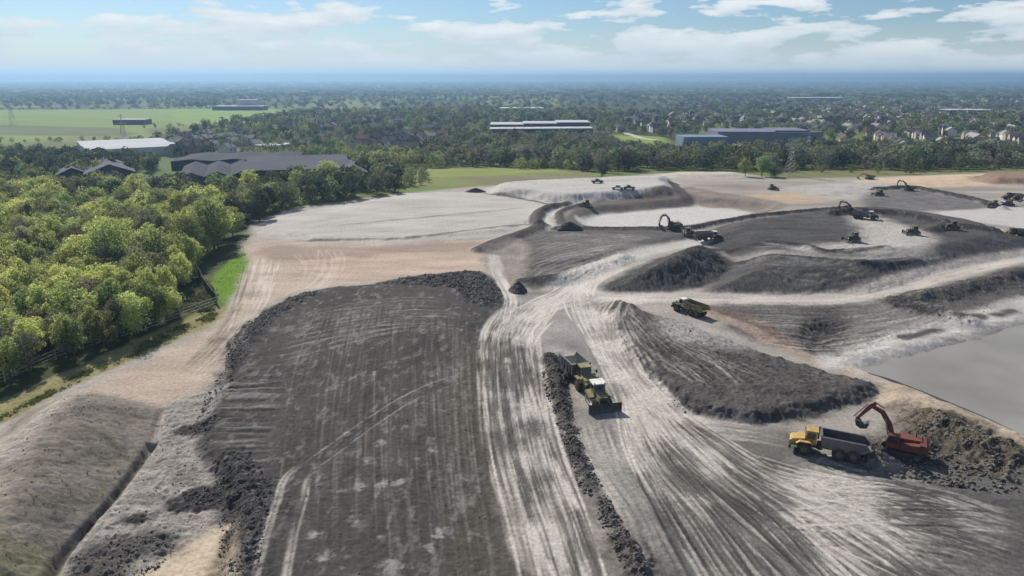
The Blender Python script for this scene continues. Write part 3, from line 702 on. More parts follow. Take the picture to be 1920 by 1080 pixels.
    # big fan of the right-hand haul road
    FL = [(1065, 560), (1105, 630), (1160, 730), (1190, 840), (1250, 945), (1345, 1110), (1440, 1270)]
    FR = [(1135, 560), (1150, 640), (1210, 720), (1310, 800), (1450, 890), (1640, 980), (1850, 1110), (2080, 1270)]
    bundle(FL, FR, 66, (0.2, 0.45), (0.8, 1.5), LT, wob=0.08, part=0.35)
    bundle(FL, FR, 90, (0.14, 0.32), (0.8, 1.4), DK, wob=0.08, part=0.25)
    for pts in ([(1072, 570), (1112, 640), (1166, 740), (1192, 840), (1250, 948), (1342, 1095), (1430, 1250)], [(1140, 600), (1190, 690), (1268, 776), (1345, 795), (1490, 815)], [(1090, 575), (1150, 680), (1215, 790), (1310, 880), (1450, 970), (1600, 1080), (1800, 1230)], [(1120, 600), (1185, 720), (1270, 820), (1400, 900), (1560, 980), (1740, 1090), (1960, 1230)], [(1150, 640), (1225, 745), (1320, 830), (1450, 880), (1580, 905), (1700, 930)]):
        track(pts, LT, 0.40, 1.3, 1.0)
    bundle(FL, [(1100, 560), (1130, 640), (1180, 730), (1225, 830), (1310, 950), (1460, 1110)], 16, (0.4, 0.8), (0.7, 1.0), LT)
    bundle([(1150, 640), (1230, 740), (1300, 785), (1400, 800), (1500, 815)], [(1170, 680), (1240, 770), (1320, 810), (1420, 825), (1510, 845)], 16, (0.3, 0.6), (0.6, 1.0), LT)
    bundle([(1190, 760), (1300, 830), (1450, 880), (1600, 900), (1760, 930)], [(1220, 820), (1340, 900), (1500, 960), (1650, 1000), (1850, 1060)], 26, (0.25, 0.5), (0.4, 0.9), LT, wob=0.07)
    bundle([(1380, 850), (1560, 900), (1760, 930), (1930, 990)], [(1380, 960), (1560, 1020), (1700, 1080), (1850, 1140)], 60, (0.16, 0.36), (0.6, 1.4), LT, wob=0.2, part=0.2)
    bundle([(1380, 850), (1560, 900), (1760, 930), (1930, 990)], [(1380, 960), (1560, 1020), (1700, 1080), (1850, 1140)], 60, (0.14, 0.3), (0.6, 1.4), DK, wob=0.2, part=0.2)
    bundle([(1500, 850), (1620, 890), (1760, 920), (1930, 970)], [(1480, 1000), (1620, 1040), (1780, 1090), (1930, 1140)], 36, (0.25, 0.5), (0.3, 0.8), LT, wob=0.08, part=0.3)
    bundle([(1500, 850), (1620, 890), (1760, 920), (1930, 970)], [(1480, 1000), (1620, 1040), (1780, 1090), (1930, 1140)], 30, (0.2, 0.4), (0.3, 0.8), DK, wob=0.08, part=0.3)
    for k in range(30):        # turning circles in front of the loading point
        cx, cy = place(random.uniform(1490, 1640), random.uniform(890, 985), 0)
        rx, a0 = random.uniform(3, 9), random.uniform(0, 6.28)
        ry = rx * random.uniform(0.5, 0.9); al = random.uniform(-0.6, 0.2)
        aa = np.linspace(a0, a0 + random.uniform(1.2, 3.4), 50)
        ex, ey = rx * np.cos(aa), ry * np.sin(aa)
        stamp(LT if k % 3 else DK, np.stack([cx + ex * math.cos(al) - ey * math.sin(al), cy + ex * math.sin(al) + ey * math.cos(al)], 1), random.uniform(0.25, 0.45), random.uniform(0.45, 0.95))
    bundle([(1080, 780), (1110, 860), (1170, 950), (1240, 1110)], [(1150, 780), (1180, 860), (1240, 960), (1330, 1110)], 22, (0.2, 0.4), (0.25, 0.6), LT, wob=0.06)
    # platform: fine grading lines, diagonal crossing track
    bundle([(600, 560), (560, 680), (540, 800), (520, 950), (500, 1130)], [(880, 580), (890, 700), (905, 850), (935, 1000), (960, 1130)], 60, (0.14, 0.26), (0.05, 0.22), LT, z=1.3, wob=0.012, part=0.15)
    bundle([(600, 560), (560, 680), (540, 800), (520, 950), (500, 1130)], [(880, 580), (890, 700), (905, 850), (935, 1000), (960, 1130)], 80, (0.16, 0.3), (0.12, 0.5), DK, z=1.3, wob=0.012, part=0.15)
    bundle([(500, 610), (620, 575), (760, 560), (880, 565)], [(500, 680), (620, 660), (760, 640), (895, 640)], 30, (0.2, 0.4), (0.12, 0.35), LT, z=1.3, wob=0.04, part=0.3)
    dia = [(560, 896), (600, 870), (640, 840), (700, 797), (760, 758), (820, 728), (890, 697)]
    track(dia, LT, 0.24, 0.46, 1.15, 0.6)
    track([(p[0] + 3, p[1] + 3) for p in dia], DK, 0.35, 0.5, 0.35, 0.6)
    low = [(478, 1260), (500, 1130), (525, 1010), (546, 940), (552, 912), (562, 895), (590, 876)]
    track(low, LT, 0.34, 1.0, 1.25, 1.0); track(low, LT, 0.22, 0.8, 1.75, 1.0); track(low, DK, 0.5, 0.8, 0.3, 1.3)
    for (cx, cy, r) in ((673, 912, .5), (715, 908, .55), (750, 906, .6), (715, 830, .5), (810, 842, .35), (670, 975, .3), (735, 1065, .9), (820, 990, .5), (700, 700, .4), (745, 705, .35), (650, 810, .5), (872, 735, .4), (810, 1020, .4), (610, 1040, .5), (590, 1000, .5), (660, 710, .5), (690, 860, .6), (760, 800, .3)):
        q = place(cx, cy, 1.3); r = r * 1.5
        P = np.array([[q[0] + r * math.cos(a), q[1] + 1.5 * r * math.sin(a)] for a in np.linspace(0, 6.28, 12)[:-1]])
        win, d = sdf(P, 3); blend(win, smooth((d + ragged(win, 1.1, 1.3)) * 1.1 + 0.1) * 0.6, (0.40, 0.39, 0.375), 0.4)
    win, d = sdf(catmull(W(plat, 1.3), 5, True), 4)
    nn = fbm(X[win] * 0.9, Y[win] * 0.45, 91, 5, 0.65)
    blend(win, smooth(d / 3) * smooth((nn - 0.57) * 9) * 0.5, (0.21, 0.205, 0.20), 0.4, (1.2, 1.2))
    nn = fbm(X[win] * 0.5, Y[win] * 0.3, 92, 5, 0.65)
    blend(win, smooth(d / 3) * smooth((nn - 0.56) * 8) * 0.5, (0.05, 0.047, 0.046), 0.4, (1.2, 1.2))
    # tan area and slab tracks
    bundle([(470, 480), (450, 560), (425, 640), (330, 745)], [(520, 480), (500, 550), (470, 600), (420, 680)], 40, (0.16, 0.35), (0.4, 1.1), LT, wob=0.06, part=0.25)
    bundle([(470, 480), (450, 560), (400, 640), (280, 745)], [(520, 480), (500, 550), (470, 600), (420, 690)], 60, (0.14, 0.32), (0.3, 0.9), DK, wob=0.05, part=0.4)
    bundle([(540, 470), (560, 500), (540, 540), (490, 590)], [(640, 460), (640, 500), (600, 540), (520, 560)], 14, (0.25, 0.45), (0.2, 0.6), LT, wob=0.06, part=0.4)
    bundle([(460, 460), (620, 458), (900, 455)], [(520, 520), (680, 515), (910, 500)], 26, (0.3, 0.7), (0.15, 0.45), DK, wob=0.06, part=0.3)
    bundle([(500, 425), (700, 385), (1000, 375)], [(560, 450), (750, 440), (1000, 415)], 36, (0.3, 0.8), (0.15, 0.5), DK, wob=0.08, part=0.3)
    bundle([(940, 352), (1250, 340)], [(960, 376), (1250, 368)], 14, (0.3, 0.8), (0.1, 0.4), DK, wob=0.08, part=0.3)
    bundle([(1150, 570), (1200, 640), (1300, 740)], [(1240, 600), (1420, 660), (1600, 720)], 44, (0.15, 0.32), (0.2, 0.7), LT, z=1.6, wob=0.1, part=0.12)
    bundle([(1150, 570), (1200, 640), (1300, 740)], [(1240, 600), (1420, 660), (1600, 720)], 40, (0.2, 0.4), (0.3, 0.7), DK, z=1.6, wob=0.05, part=0.2)
    bundle([(1160, 565), (1185, 620), (1235, 700)], [(1180, 565), (1205, 620), (1255, 700)], 8, (0.3, 0.5), (0.5, 0.9), LT, z=1.5, part=0.4)
    bundle([(1340, 580), (1620, 575), (1800, 545)], [(1420, 640), (1600, 655), (1780, 600)], 50, (0.25, 0.6), (0.15, 0.5), LT, wob=0.07, part=0.2)
    bundle([(1340, 580), (1620, 575), (1800, 545)], [(1420, 640), (1600, 655), (1780, 600)], 40, (0.25, 0.6), (0.3, 0.8), DK, wob=0.07, part=0.2)
    bundle([(1060, 552), (1400, 556), (1600, 552), (1760, 515), (1950, 476)], [(1060, 562), (1400, 570), (1620, 566), (1780, 520), (1950, 482)], 14, (0.3, 0.5), (0.4, 0.9), LT, wob=0.05, part=0.5)
    bundle([(1060, 552), (1400, 556), (1600, 552), (1760, 515), (1950, 476)], [(1060, 562), (1400, 570), (1620, 566), (1780, 520), (1950, 482)], 10, (0.3, 0.5), (0.2, 0.6), DK, wob=0.05, part=0.5)
    bundle([(1390, 455), (1520, 470), (1700, 440)], [(1390, 500), (1560, 520), (1800, 470)], 40, (0.3, 0.7), (0.1, 0.4), LT, z=3, wob=0.08, part=0.2)
    bundle([(1350, 440), (1520, 420), (1600, 440)], [(1390, 530), (1560, 535), (1780, 490)], 60, (0.3, 0.8), (0.2, 0.6), DK, z=3, wob=0.1, part=0.2)
    bundle([(1000, 450), (1080, 440), (1250, 440)], [(990, 530), (1080, 500), (1200, 465)], 34, (0.3, 0.6), (0.15, 0.5), LT, z=1, wob=0.08, part=0.25)
    bundle([(1600, 345), (1900, 330)], [(1400, 385), (1900, 380)], 50, (0.5, 1.2), (0.15, 0.5), DK, wob=0.1, part=0.15)
    bundle([(300, 770), (280, 850), (200, 950), (110, 1080)], [(420, 740), (390, 850), (390, 960), (380, 1080)], 40, (0.2, 0.4), (0.15, 0.5), DK, wob=0.08, part=0.15)

    # apply ruts: traffic has not polished every patch alike
    js = slice(0, SITE_J); pm = fbm(X[js] * 0.11, Y[js] * 0.09, 301, 4, 0.6)
    LT[js] *= np.clip(0.75 + 2.0 * (pm - 0.40), 0.5, 1.2)
    DK[js] *= np.clip(0.45 + 2.2 * (0.62 - pm), 0.3, 1.2)
    net = np.clip(LT[:SITE_J] - 0.95 * DK[:SITE_J], -1, 1); lt = np.clip(net * 1.15, 0, 1)[..., None]; dk = np.clip(-net, 0, 1)[..., None]
    cc = Cc[:SITE_J]
    pale = np.array([0.50, 0.475, 0.44]) * 0.9 + cc * 0.3
    cc = cc * (1 - 0.88 * lt) + pale * 0.88 * lt
    cc = cc * (1 - 0.62 * dk * (1 - 0.5 * lt))
    Cc[:SITE_J] = cc
    Hh[:SITE_J] -= 0.13 * DK[:SITE_J] * (Y[:SITE_J] < 200) + 0.05 * LT[:SITE_J] * (Y[:SITE_J] < 140)

    # broken ground: clods
    win = (slice(0, int(np.searchsorted(YS, 330))), slice(int(np.searchsorted(XS, -260)), int(np.searchsorted(XS, 260))))
    x, y = X[win], Y[win]
    b = np.abs(vnoise(x * 0.75, y * 0.75, 201) - 0.5) * 2; b2 = np.abs(vnoise(x * 1.7, y * 1.7, 202) - 0.5) * 2
    b3 = vnoise(x * 3.3, y * 3.3, 203)
    rg = Rg[win]
    amp = 0.16 * np.clip(rg * 2, 0, 1) + 0.55 * smooth((rg - 0.5) / 0.5)
    Hh[win] += (amp * (0.55 * (1 - b) + 0.35 * (1 - b2) + 0.25 * b3 - 0.55)).astype(np.float32)
    Hh[win] += (0.10 * (fbm(x * 0.15, y * 0.15, 204) - 0.5)).astype(np.float32)
    spark = smooth((b3 - 0.72) * 6) * smooth((rg - 0.6) / 0.4)  # sparkle of backlit clod tops, painted into the colour below
    Cc[win] = Cc[win] * (1 - 0.45 * spark[..., None]) + np.array([0.27, 0.265, 0.27]) * 0.45 * spark[..., None]
    Cc[:] = np.clip(Cc * np.array([0.985, 0.965, 0.945]), 0.012, 0.9)

sculpt_ground()
V = np.stack([X, Y, Hh], -1).reshape(-1, 3)
ii = np.arange(NX * NY).reshape(NY, NX)
F = np.stack([ii[:-1, :-1], ii[:-1, 1:], ii[1:, 1:], ii[1:, :-1]], -1).reshape(-1, 4)
gm = np_mesh('ground', V, F, mat_ground())
gm.polygons.foreach_set('use_smooth', np.ones(len(F), bool))
ca = gm.attributes.new('col', 'FLOAT_COLOR', 'POINT')
ca.data.foreach_set('color', np.concatenate([Cc.reshape(-1, 3), np.ones((NX * NY, 1), np.float32)], 1).astype(np.float32).ravel())
ra = gm.attributes.new('rough', 'FLOAT', 'POINT'); ra.data.foreach_set('value', Rg.astype(np.float32).ravel())
ground = bpy.data.objects.new('ground', gm); COL.link(ground)
tag(ground, 'earthworks site of grey spoil, pale haul roads and tan subsoil with green country beyond', kind='structure')
print('ground', NX, NY, NX * NY)

def gz(x, y):
    x = np.atleast_1d(np.asarray(x, float)); y = np.atleast_1d(np.asarray(y, float))
    i = np.clip(np.searchsorted(XS, x) - 1, 0, NX - 2); j = np.clip(np.searchsorted(YS, y) - 1, 0, NY - 2)
    fx = (x - XS[i]) / (XS[i + 1] - XS[i]); fy = (y - YS[j]) / (YS[j + 1] - YS[j])
    return (Hh[j, i] * (1 - fx) + Hh[j, i + 1] * fx) * (1 - fy) + (Hh[j + 1, i] * (1 - fx) + Hh[j + 1, i + 1] * fx) * fy

def spot(px, py, z=0.0):
    """photo pixel on the ground -> (x, y, z of the sheet)"""
    zz = z
    for _ in range(6):
        x, y = place(px, py, zz); zz = 0.5 * zz + 0.5 * float(gz(x, y)[0])
    x, y = place(px, py, zz)
    return x, y, float(gz(x, y)[0])

def inside(P, x, y):
    r = np.zeros(np.shape(x), bool)
    for k in range(len(P)):
        ax, ay = P[k]; bx, by = P[(k + 1) % len(P)]
        if ay != by: r ^= ((ay > y) != (by > y)) & (x < (bx - ax) * (y - ay) / (by - ay) + ax)
    return r

# lagoon sheet
def lagoon():
    P = catmull(W([(1596, 684), (1700, 654), (1840, 619), (1930, 594), (2150, 541), (2720, 636), (2720, 1010), (2100, 888), (1930, 820), (1830, 774), (1680, 714)], -0.9), 6, True)
    n = len(P)
    verts = [(p[0], p[1], -0.9) for p in P] + [(p[0], p[1], -1.5) for p in P]
    m = bpy.data.materials.new('silty_water'); m.use_nodes = True
    nt = m.node_tree; b = nt.nodes['Principled BSDF']
    tc = nt.nodes.new('ShaderNodeTexCoord'); no = nt.nodes.new('ShaderNodeTexNoise'); no.inputs['Scale'].default_value = 0.06; no.inputs['Detail'].default_value = 5
    nt.links.new(tc.outputs['Object'], no.inputs['Vector'])
    r = nt.nodes.new('ShaderNodeValToRGB'); e = r.color_ramp.elements
    e[0].position, e[1].position = 0.33, 0.62
    e[0].color = (0.185, 0.177, 0.16, 1); e[1].color = (0.255, 0.244, 0.223, 1)
    nt.links.new(no.outputs[0], r.inputs[0]); nt.links.new(r.outputs[0], b.inputs['Base Color'])
    b.inputs['Roughness'].default_value = 0.42; b.inputs['Specular IOR Level'].default_value = 0.14
    o = mesh_obj('lagoon_water', verts, [tuple(range(n))] + [(i, n + i, n + (i + 1) % n, (i + 1) % n) for i in range(n)], m)
    tag(o, 'still grey silt lagoon at the right edge of the earthworks', kind='structure')
lagoon()

# low blue hills on the skyline
def hills():
    nx, ny = 240, 14
    xs = np.linspace(-17000, 19000, nx)
    V = []
    for j in range(ny):
        t = j / (ny - 1)
        y = 12000 + 6000 * t
        prof = math.sin(math.pi * min(t * 1.15, 1)) ** 0.8
        for x in xs:
            px = x / 14500 * 1371 + 960
            top = 62 + 16 * float(smooth((700 - abs(px - 610) * 2.2) / 500)) - 36 * float(smooth((px - 1050) / 550))
            top += -8 + 20 * float(vnoise(np.array(x / 2300.), np.array(j * .3), 5)) + 3 * float(vnoise(np.array(x / 500.), np.array(j * .7), 6))
            V.append((x, y, -60 + (top + 55) * prof))
    F = [(j * nx + i, j * nx + i + 1, (j + 1) * nx + i + 1, (j + 1) * nx + i) for j in range(ny - 1) for i in range(nx - 1)]
    m = mat_plain('hill_woods', (0.12, 0.13, 0.075), 0.95, 0, 0.75, 0.0016)
    o = mesh_obj('hills', V, F, m, smooth_=True)
    tag(o, 'long low hills along the hazy horizon', kind='structure')
hills()

# ------------------------------------------------------------------ buildings beyond the site
def fin(o, mats): return o

def gable_block(name, label, cat, corner_px, w, d, hw, hr, rz, wall, roof, bays=1, group=None, lights=0, doors=0, along='x', zoff=0.0):
    """long shed: walls, a gabled roof per bay (ridges along local y), rooflights and doors; origin at the near left corner"""
    x, y = place(*corner_px)
    t = thing(name, label, cat, (x, y, float(gz(x, y)[0]) - 0.3 + zoff), rz, group)
    m = MB(); bw = w / bays
    for b in range(bays):
        x0 = b * bw
        m.prism([(x0, 0), (x0 + bw, 0), (x0 + bw, hw), (x0 + bw / 2, hw + hr - 0.3), (x0, hw)], 0, d)
    m.build('wall', M[wall], t)
    for b in range(bays):
        x0 = b * bw; r = MB()
        e = 0.35
        r.prism([(x0 + 0.02, hw), (x0 + bw / 2, hw + hr), (x0 + bw - 0.02, hw), (x0 + bw - 0.02, hw + e), (x0 + bw / 2, hw + hr + e), (x0 + 0.02, hw + e)], -0.6, d + 0.6)
        ro = r.build('roof', M[roof], t)
        for k in range(lights):
            yy = d * (k + 0.5) / lights
            for s in (-1, 1):
                l = MB(); a = math.atan2(hr, bw / 2)
                l.box((x0 + bw / 2 + s * bw * 0.25, yy, hw + hr / 2 + e + 0.12), (bw * 0.26, d / lights * 0.22, 0.1), ry=s * a)
                l.build('rooflight', M['roof_pale'], ro)
    for k in range(doors):
        dd = MB(); dd.box((w * (k + 0.5) / doors, -0.06, hw * 0.36), (min(5.0, w / doors * 0.5), 0.14, hw * 0.72))
        dd.build('door', M['door'], t)
    return t

def flat_block(name, label, cat, corner_px, w, d, h, rz, wall, roof, steps=(), windows=0, group=None, par=0.6):
    x, y = place(*corner_px)
    t = thing(name, label, cat, (x, y, float(gz(x, y)[0]) - 0.3), rz, group)
    m = MB(); m.box((w / 2, d / 2, h / 2), (w, d, h)); m.build('wall', M[wall], t)
    for (x0, x1, y0, y1, z0, dz) in (steps or [(0, 1, 0, 1, h, par)]):
        r = MB(); r.prism([(w * x0, z0), (w * x1, z0), (w * x1, z0 + dz), (w * x0, z0 + dz)], d * y0, d * y1); r.build('roof', M[roof], t)
    for k in range(windows):
        b = MB(); b.box((w * (k + 0.5) / windows, -0.05, h * 0.55), (w / windows * 0.6, 0.12, h * 0.22)); b.build('window', M['glass'], t)
    return t

def factory_long():
    x0, y0 = place(918, 259); x1, _ = place(1112, 259)
    w = x1 - x0; d = 62.0
    t = thing('factory', 'long low factory with stepped pale grey roof among trees in the middle distance', 'factory', (x0, y0, float(gz(x0, y0)[0]) - 0.3))
    m = MB(); m.box((w / 2, d / 2, 4.2), (w, d, 8.4)); m.build('wall', M['clad_dark'], t)
    n = 6
    for k in range(n):                    # front roof strip in six sheets, each stepped a little
        r = MB(); a, b = w * k / n, w * (k + 1) / n - 0.4
        r.prism([(a, 8.4), (b, 8.4), (b, 9.0 + 0.12 * k), (a, 8.8 + 0.12 * k)], -0.8, d * 0.40); r.build('roof', M['roof_pale'], t)
    for k in range(3):                    # clerestory and back roof
        a, b = w * k / 3, w * (k + 1) / 3 - 0.4
        c = MB(); c.box(((a + b) / 2, d * 0.70, 9.4 + 0.5 * k), (b - a, d * 0.55, 2.6 + k)); c.build('clerestory', M['clad_dark'], t)
        r = MB(); r.prism([(a - 0.3, 10.72 + k), (b + 0.3, 10.72 + k), (b + 0.3, 11.3 + k), (a - 0.3, 11.3 + k)], d * 0.42 - 0.6, d * 0.975 + 0.6); r.build('roof', M['roof_pale'], t)
    for k in range(5):
        dd = MB(); dd.box((w * (k + 0.5) / 5, -0.06, 2.6), (5, 0.15, 5.2)); dd.build('door', M['door'], t)
factory_long()
gable_block('warehouse', 'low white roofed warehouse beside the green fields at left', 'warehouse', (146, 281), 84, 58, 6.5, 0.8, R(-56), 'clad_pale', 'roof_pale', 2, lights=0, doors=2)
gable_block('warehouse', 'wide grey low pitched warehouse with dark front wall behind the left trees', 'warehouse', (655, 346), 50, 46, 7.5, 2.6, R(104), 'clad_dark', 'roof_grey', 2, lights=0, doors=0)
gable_block('workshop', 'dark grey gabled workshop abutting the right end of the wide grey warehouse', 'workshop', (628, 351), 15, 30, 6, 3.0, R(14), 'clad_dark', 'roof_grey', 1, doors=1)
gable_block('shed', 'broad brown grey sawtooth roofed shed left of the wide grey warehouse', 'shed', (335, 352), 46, 50, 4.5, 2.2, R(20), 'clad_dark', 'roof_brown', 4, doors=3)
gable_block('shed', 'flat brown roofed shed behind the sawtooth shed', 'shed', (322, 320), 66, 40, 5, 1.0, R(8), 'clad_dark', 'roof_brown', 3, doors=2)
gable_block('barn', 'small grey gabled barn at the back of the left wood', 'barn', (105, 350), 15, 26, 5, 3.4, R(28), 'clad_dark', 'roof_grey', 1, doors=1)
gable_block('barn', 'larger grey gabled barn right of the small barn behind the wood', 'barn', (160, 352), 22, 38, 6, 4.2, R(30), 'clad_dark', 'roof_grey', 1, doors=1)
gable_block('cabin', 'small white oblong cabin in front of the wide grey warehouse', 'cabin', (472, 343), 12, 3, 3, 0.3, R(25), 'white', 'roof_pale', 1, doors=1)
flat_block('factory', 'blue grey windowless factory block beyond the pale green field at right', 'factory', (1281, 278), 36, 24, 8.5, R(3), 'clad_blue', 'clad_blue', windows=0)
flat_block('factory', 'long mauve grey factory hall behind the blue grey block', 'factory', (1345, 270), 78, 40, 10, R(-2), 'clad_mauve', 'clad_mauve', [(0, .62, 0, 1, 10, .6), (.62, 1, 0.1, 1, 10, 1.4)], windows=0)
flat_block('office_block', 'pale flat roofed block at the right end of the mauve hall', 'office', (1452, 270), 40, 24, 9.5, R(-2), 'clad_mauve', 'roof_grey', windows=9)
flat_block('depot', 'small pale depot with a white roof on the meadow edge at far left', 'depot', (212, 234), 38, 22, 6, R(2), 'clad_dark', 'roof_pale')
flat_block('store', 'white roofed store among dark trees left of centre', 'store', (476, 284), 18, 26, 4.5, R(-28), 'clad_pale', 'roof_pale')
flat_block('depot', 'long white roofed depot at the far edge of the bright green field', 'depot', (398, 207), 100, 40, 8, R(1), 'clad_dark', 'roof_pale')
flat_block('mill', 'pale mill block right of the long depot by the green field', 'mill', (445, 206), 40, 30, 20, R(4), 'clad_pale', 'roof_pale')
flat_block('depot', 'pale blue roofed depot in the town centre at right', 'depot', (1490, 190), 150, 60, 10, R(0), 'clad_blue', 'roof_pale')
flat_block('depot', 'thin white roofed depot far off above the long factory', 'depot', (925, 213), 90, 50, 9, R(2), 'clad_pale', 'roof_pale')
flat_block('store', 'grey store with a pale roof beside the trees at far right', 'store', (1780, 217), 70, 40, 9, R(-3), 'clad_dark', 'roof_pale')

# houses -------------------------------------------------------------
HW = [mat_plain('house_render', (0.66, 0.63, 0.58), 0.8, 0, 0.12, 0.2, spec=0.1), mat_plain('house_brick', (0.26, 0.14, 0.10), 0.85, 0, 0.25, 0.3), mat_plain('house_stone', (0.34, 0.30, 0.25), 0.85, 0, 0.2, 0.3)]
HR = [mat_plain('house_slate', (0.085, 0.083, 0.09), 0.95, 0, 0.25, 0.3, spec=0.1), mat_plain('house_tile', (0.15, 0.10, 0.082), 0.95, 0, 0.25, 0.3, spec=0.1), mat_plain('house_grey_tile', (0.30, 0.285, 0.275), 0.95, 0, 0.2, 0.3, spec=0.1)]
WN, RN = ['white rendered', 'red brick', 'buff stone'], ['slate', 'red tiled', 'pale grey tiled']

def house_geo(w, d, hw, hr):
    m = MB(); m.prism([(-w / 2, 0), (w / 2, 0), (w / 2, hw), (0, hw + hr - 0.15), (-w / 2, hw)], -d / 2, d / 2); nw = len(m.f)
    m.prism([(-w / 2 - .3, hw - .15), (0, hw + hr), (w / 2 + .3, hw - .15), (w / 2 + .3, hw + .1), (0, hw + hr + .25), (-w / 2 - .3, hw + .1)], -d / 2 - .3, d / 2 + .3)
    m.box((0.8, d * 0.3, hw + hr + 0.5), (0.8, 0.9, 1.6)); nr = len(m.f)
    for s in (-1, 1):
        for z in (1.5, 4.0):
            for yy in (-d * .28, d * .28): m.box((s * (w / 2 + 0.02), yy, z), (0.08, 1.5, 1.2))
    return m, nw, nr
HGEO = [house_geo(8, 10, 5.2, 2.8), house_geo(7, 18, 5.2, 2.6), house_geo(9, 9, 5.4, 3.4)]
HMESH = {}
def house_mesh(g, a, b):
    if (g, a, b) not in HMESH:
        m, nw, nr = HGEO[g]
        me = bpy.data.meshes.new('house'); me.from_pydata(m.v, [], m.f)
        for mm in (HW[a], HR[b], M['glass']): me.materials.append(mm)
        me.polygons.foreach_set('material_index', np.array([0] * nw + [1] * (nr - nw) + [2] * (len(m.f) - nr), np.int32)); me.update()
        HMESH[(g, a, b)] = me
    return HMESH[(g, a, b)]

TOWN = [
    ('in the town on the right hillside', [(1560, 272), (1640, 250), (1600, 205), (1800, 205), (1935, 215), (1935, 285), (1740, 288), (1620, 285)], 380, [.5, .2, .3], [.45, .2, .35], 17),
    ('in the centre beyond the mauve hall', [(1420, 236), (1440, 204), (1640, 200), (1680, 250), (1560, 252)], 120, [.5, .25, .25], [.45, .25, .3], 18),
    ('behind the bright field at centre right', [(1150, 248), (1140, 222), (1270, 215), (1400, 222), (1420, 236), (1290, 244), (1250, 252)], 90, [.35, .35, .3], [.7, .1, .2], 17),
    ('in front of the long factory', [(650, 292), (655, 262), (820, 256), (850, 270), (800, 290)], 70, [.4, .3, .3], [.8, .1, .1], 17),
    ('behind the brown roofed sheds', [(320, 296), (330, 262), (440, 255), (500, 262), (480, 292)], 60, [.4, .3, .3], [.6, .1, .3], 16),
    ('in the village beyond the left fields', [(10, 198), (20, 182), (300, 182), (490, 186), (480, 202)], 110, [.5, .3, .2], [.5, .3, .2], 26),
    ('in the distant streets at upper right', [(1240, 205), (1300, 186), (1930, 184), (1930, 204), (1500, 204)], 520, [.55, .25, .2], [.5, .25, .25], 30),
    ('among trees left of the long factory', [(520, 250), (540, 228), (900, 222), (910, 245)], 50, [.5, .2, .3], [.5, .2, .3], 26),
]
HOUSE_XY = []
def houses():
    cand = []
    for zi, (ph, px, n, wa, ra, sp) in enumerate(TOWN):
        P = W(px); x0, y0 = P.min(0); x1, y1 = P.max(0)
        ang = random.uniform(-.5, .5); ca_, sa_ = math.cos(ang), math.sin(ang)
        pts = []
        tries = 0
        while len(pts) < n and tries < n * 30:
            tries += 1
            x, y = random.uniform(x0, x1), random.uniform(y0, y1)
            u = round((x * ca_ + y * sa_) / (sp * 2.1)) * sp * 2.1; v = -x * sa_ + y * ca_      # rows along streets
            v = round(v / (sp * 0.8)) * sp * 0.8
            x, y = u * ca_ - v * sa_, u * sa_ + v * ca_
            if not inside(P, x, y) or any(abs(x - q[0]) + abs(y - q[1]) < sp * 0.7 for q in pts[-400:]): continue
            pts.append((x, y, ang + random.choice((0, math.pi / 2)) + random.uniform(-.06, .06)))
        for p in pts: cand.append((math.hypot(p[0], p[1]), zi, *p))
    cand.sort()
    stuff = MB(); smi = []
    for k, (dist, zi, x, y, a) in enumerate(cand):
        ph, _, _, wa, ra, sp = TOWN[zi]
        g = random.choices((0, 1, 2), (.5, .25, .25))[0]; w_ = random.choices((0, 1, 2), wa)[0]; r_ = random.choices((0, 1, 2), ra)[0]
        HOUSE_XY.append((x, y))
        z = float(gz(x, y)[0]) - 0.2; s = 0.85 + 0.25 * random.random()
        if k < 290:
            o = bpy.data.objects.new('house', house_mesh(g, w_, r_)); COL.link(o)
            o.location = (x, y, z); o.rotation_euler = (0, 0, a); o.scale = (s, s, s)
            kind = ('terrace' if g == 1 else 'house')
            tag(o, f'{WN[w_]} {kind} with {RN[r_]} roof {ph}'.replace('house with', 'house with'), 'house', 'houses ' + ph)
        else:
            m, nw, nr = HGEO[g]; T = Matrix.Translation((x, y, z)) @ Matrix.Rotation(a, 4, 'Z') @ Matrix.Scale(s, 4)
            stuff.add([T @ Vector(p) for p in m.v], m.f); smi += [w_] * nw + [3 + r_] * (nr - nw) + [6] * (len(m.f) - nr)
    if stuff.v:
        o = mesh_obj('distant_houses', stuff.v, stuff.f, HW + HR + [M['glass']], mi=smi)
        tag(o, 'far mass of small pale houses spreading through the distant town', kind='stuff')
houses()

# ------------------------------------------------------------------ trees
LEAF = {
    'bright': mat_leaf('leaf_bright', (0.46, 0.50, 0.17), 0.55, hue=0.016),
    'green': mat_leaf('leaf_green', (0.29, 0.335, 0.13), 0.52),
    'dark': mat_leaf('leaf_dark', (0.10, 0.125, 0.072), 0.38),
    'olive': mat_leaf('leaf_olive', (0.23, 0.22, 0.11), 0.45),
    'dull': mat_leaf('leaf_dull', (0.215, 0.245, 0.12), 0.45),
    'grey': mat_leaf('leaf_grey', (0.24, 0.25, 0.16), 0.45),
}
LEAFC = {'bright': (0.28, 0.31, 0.12), 'green': (0.175, 0.21, 0.095), 'dark': (0.085, 0.10, 0.07), 'olive': (0.19, 0.18, 0.115), 'grey': (0.20, 0.21, 0.155), 'dull': (0.165, 0.19, 0.105)}

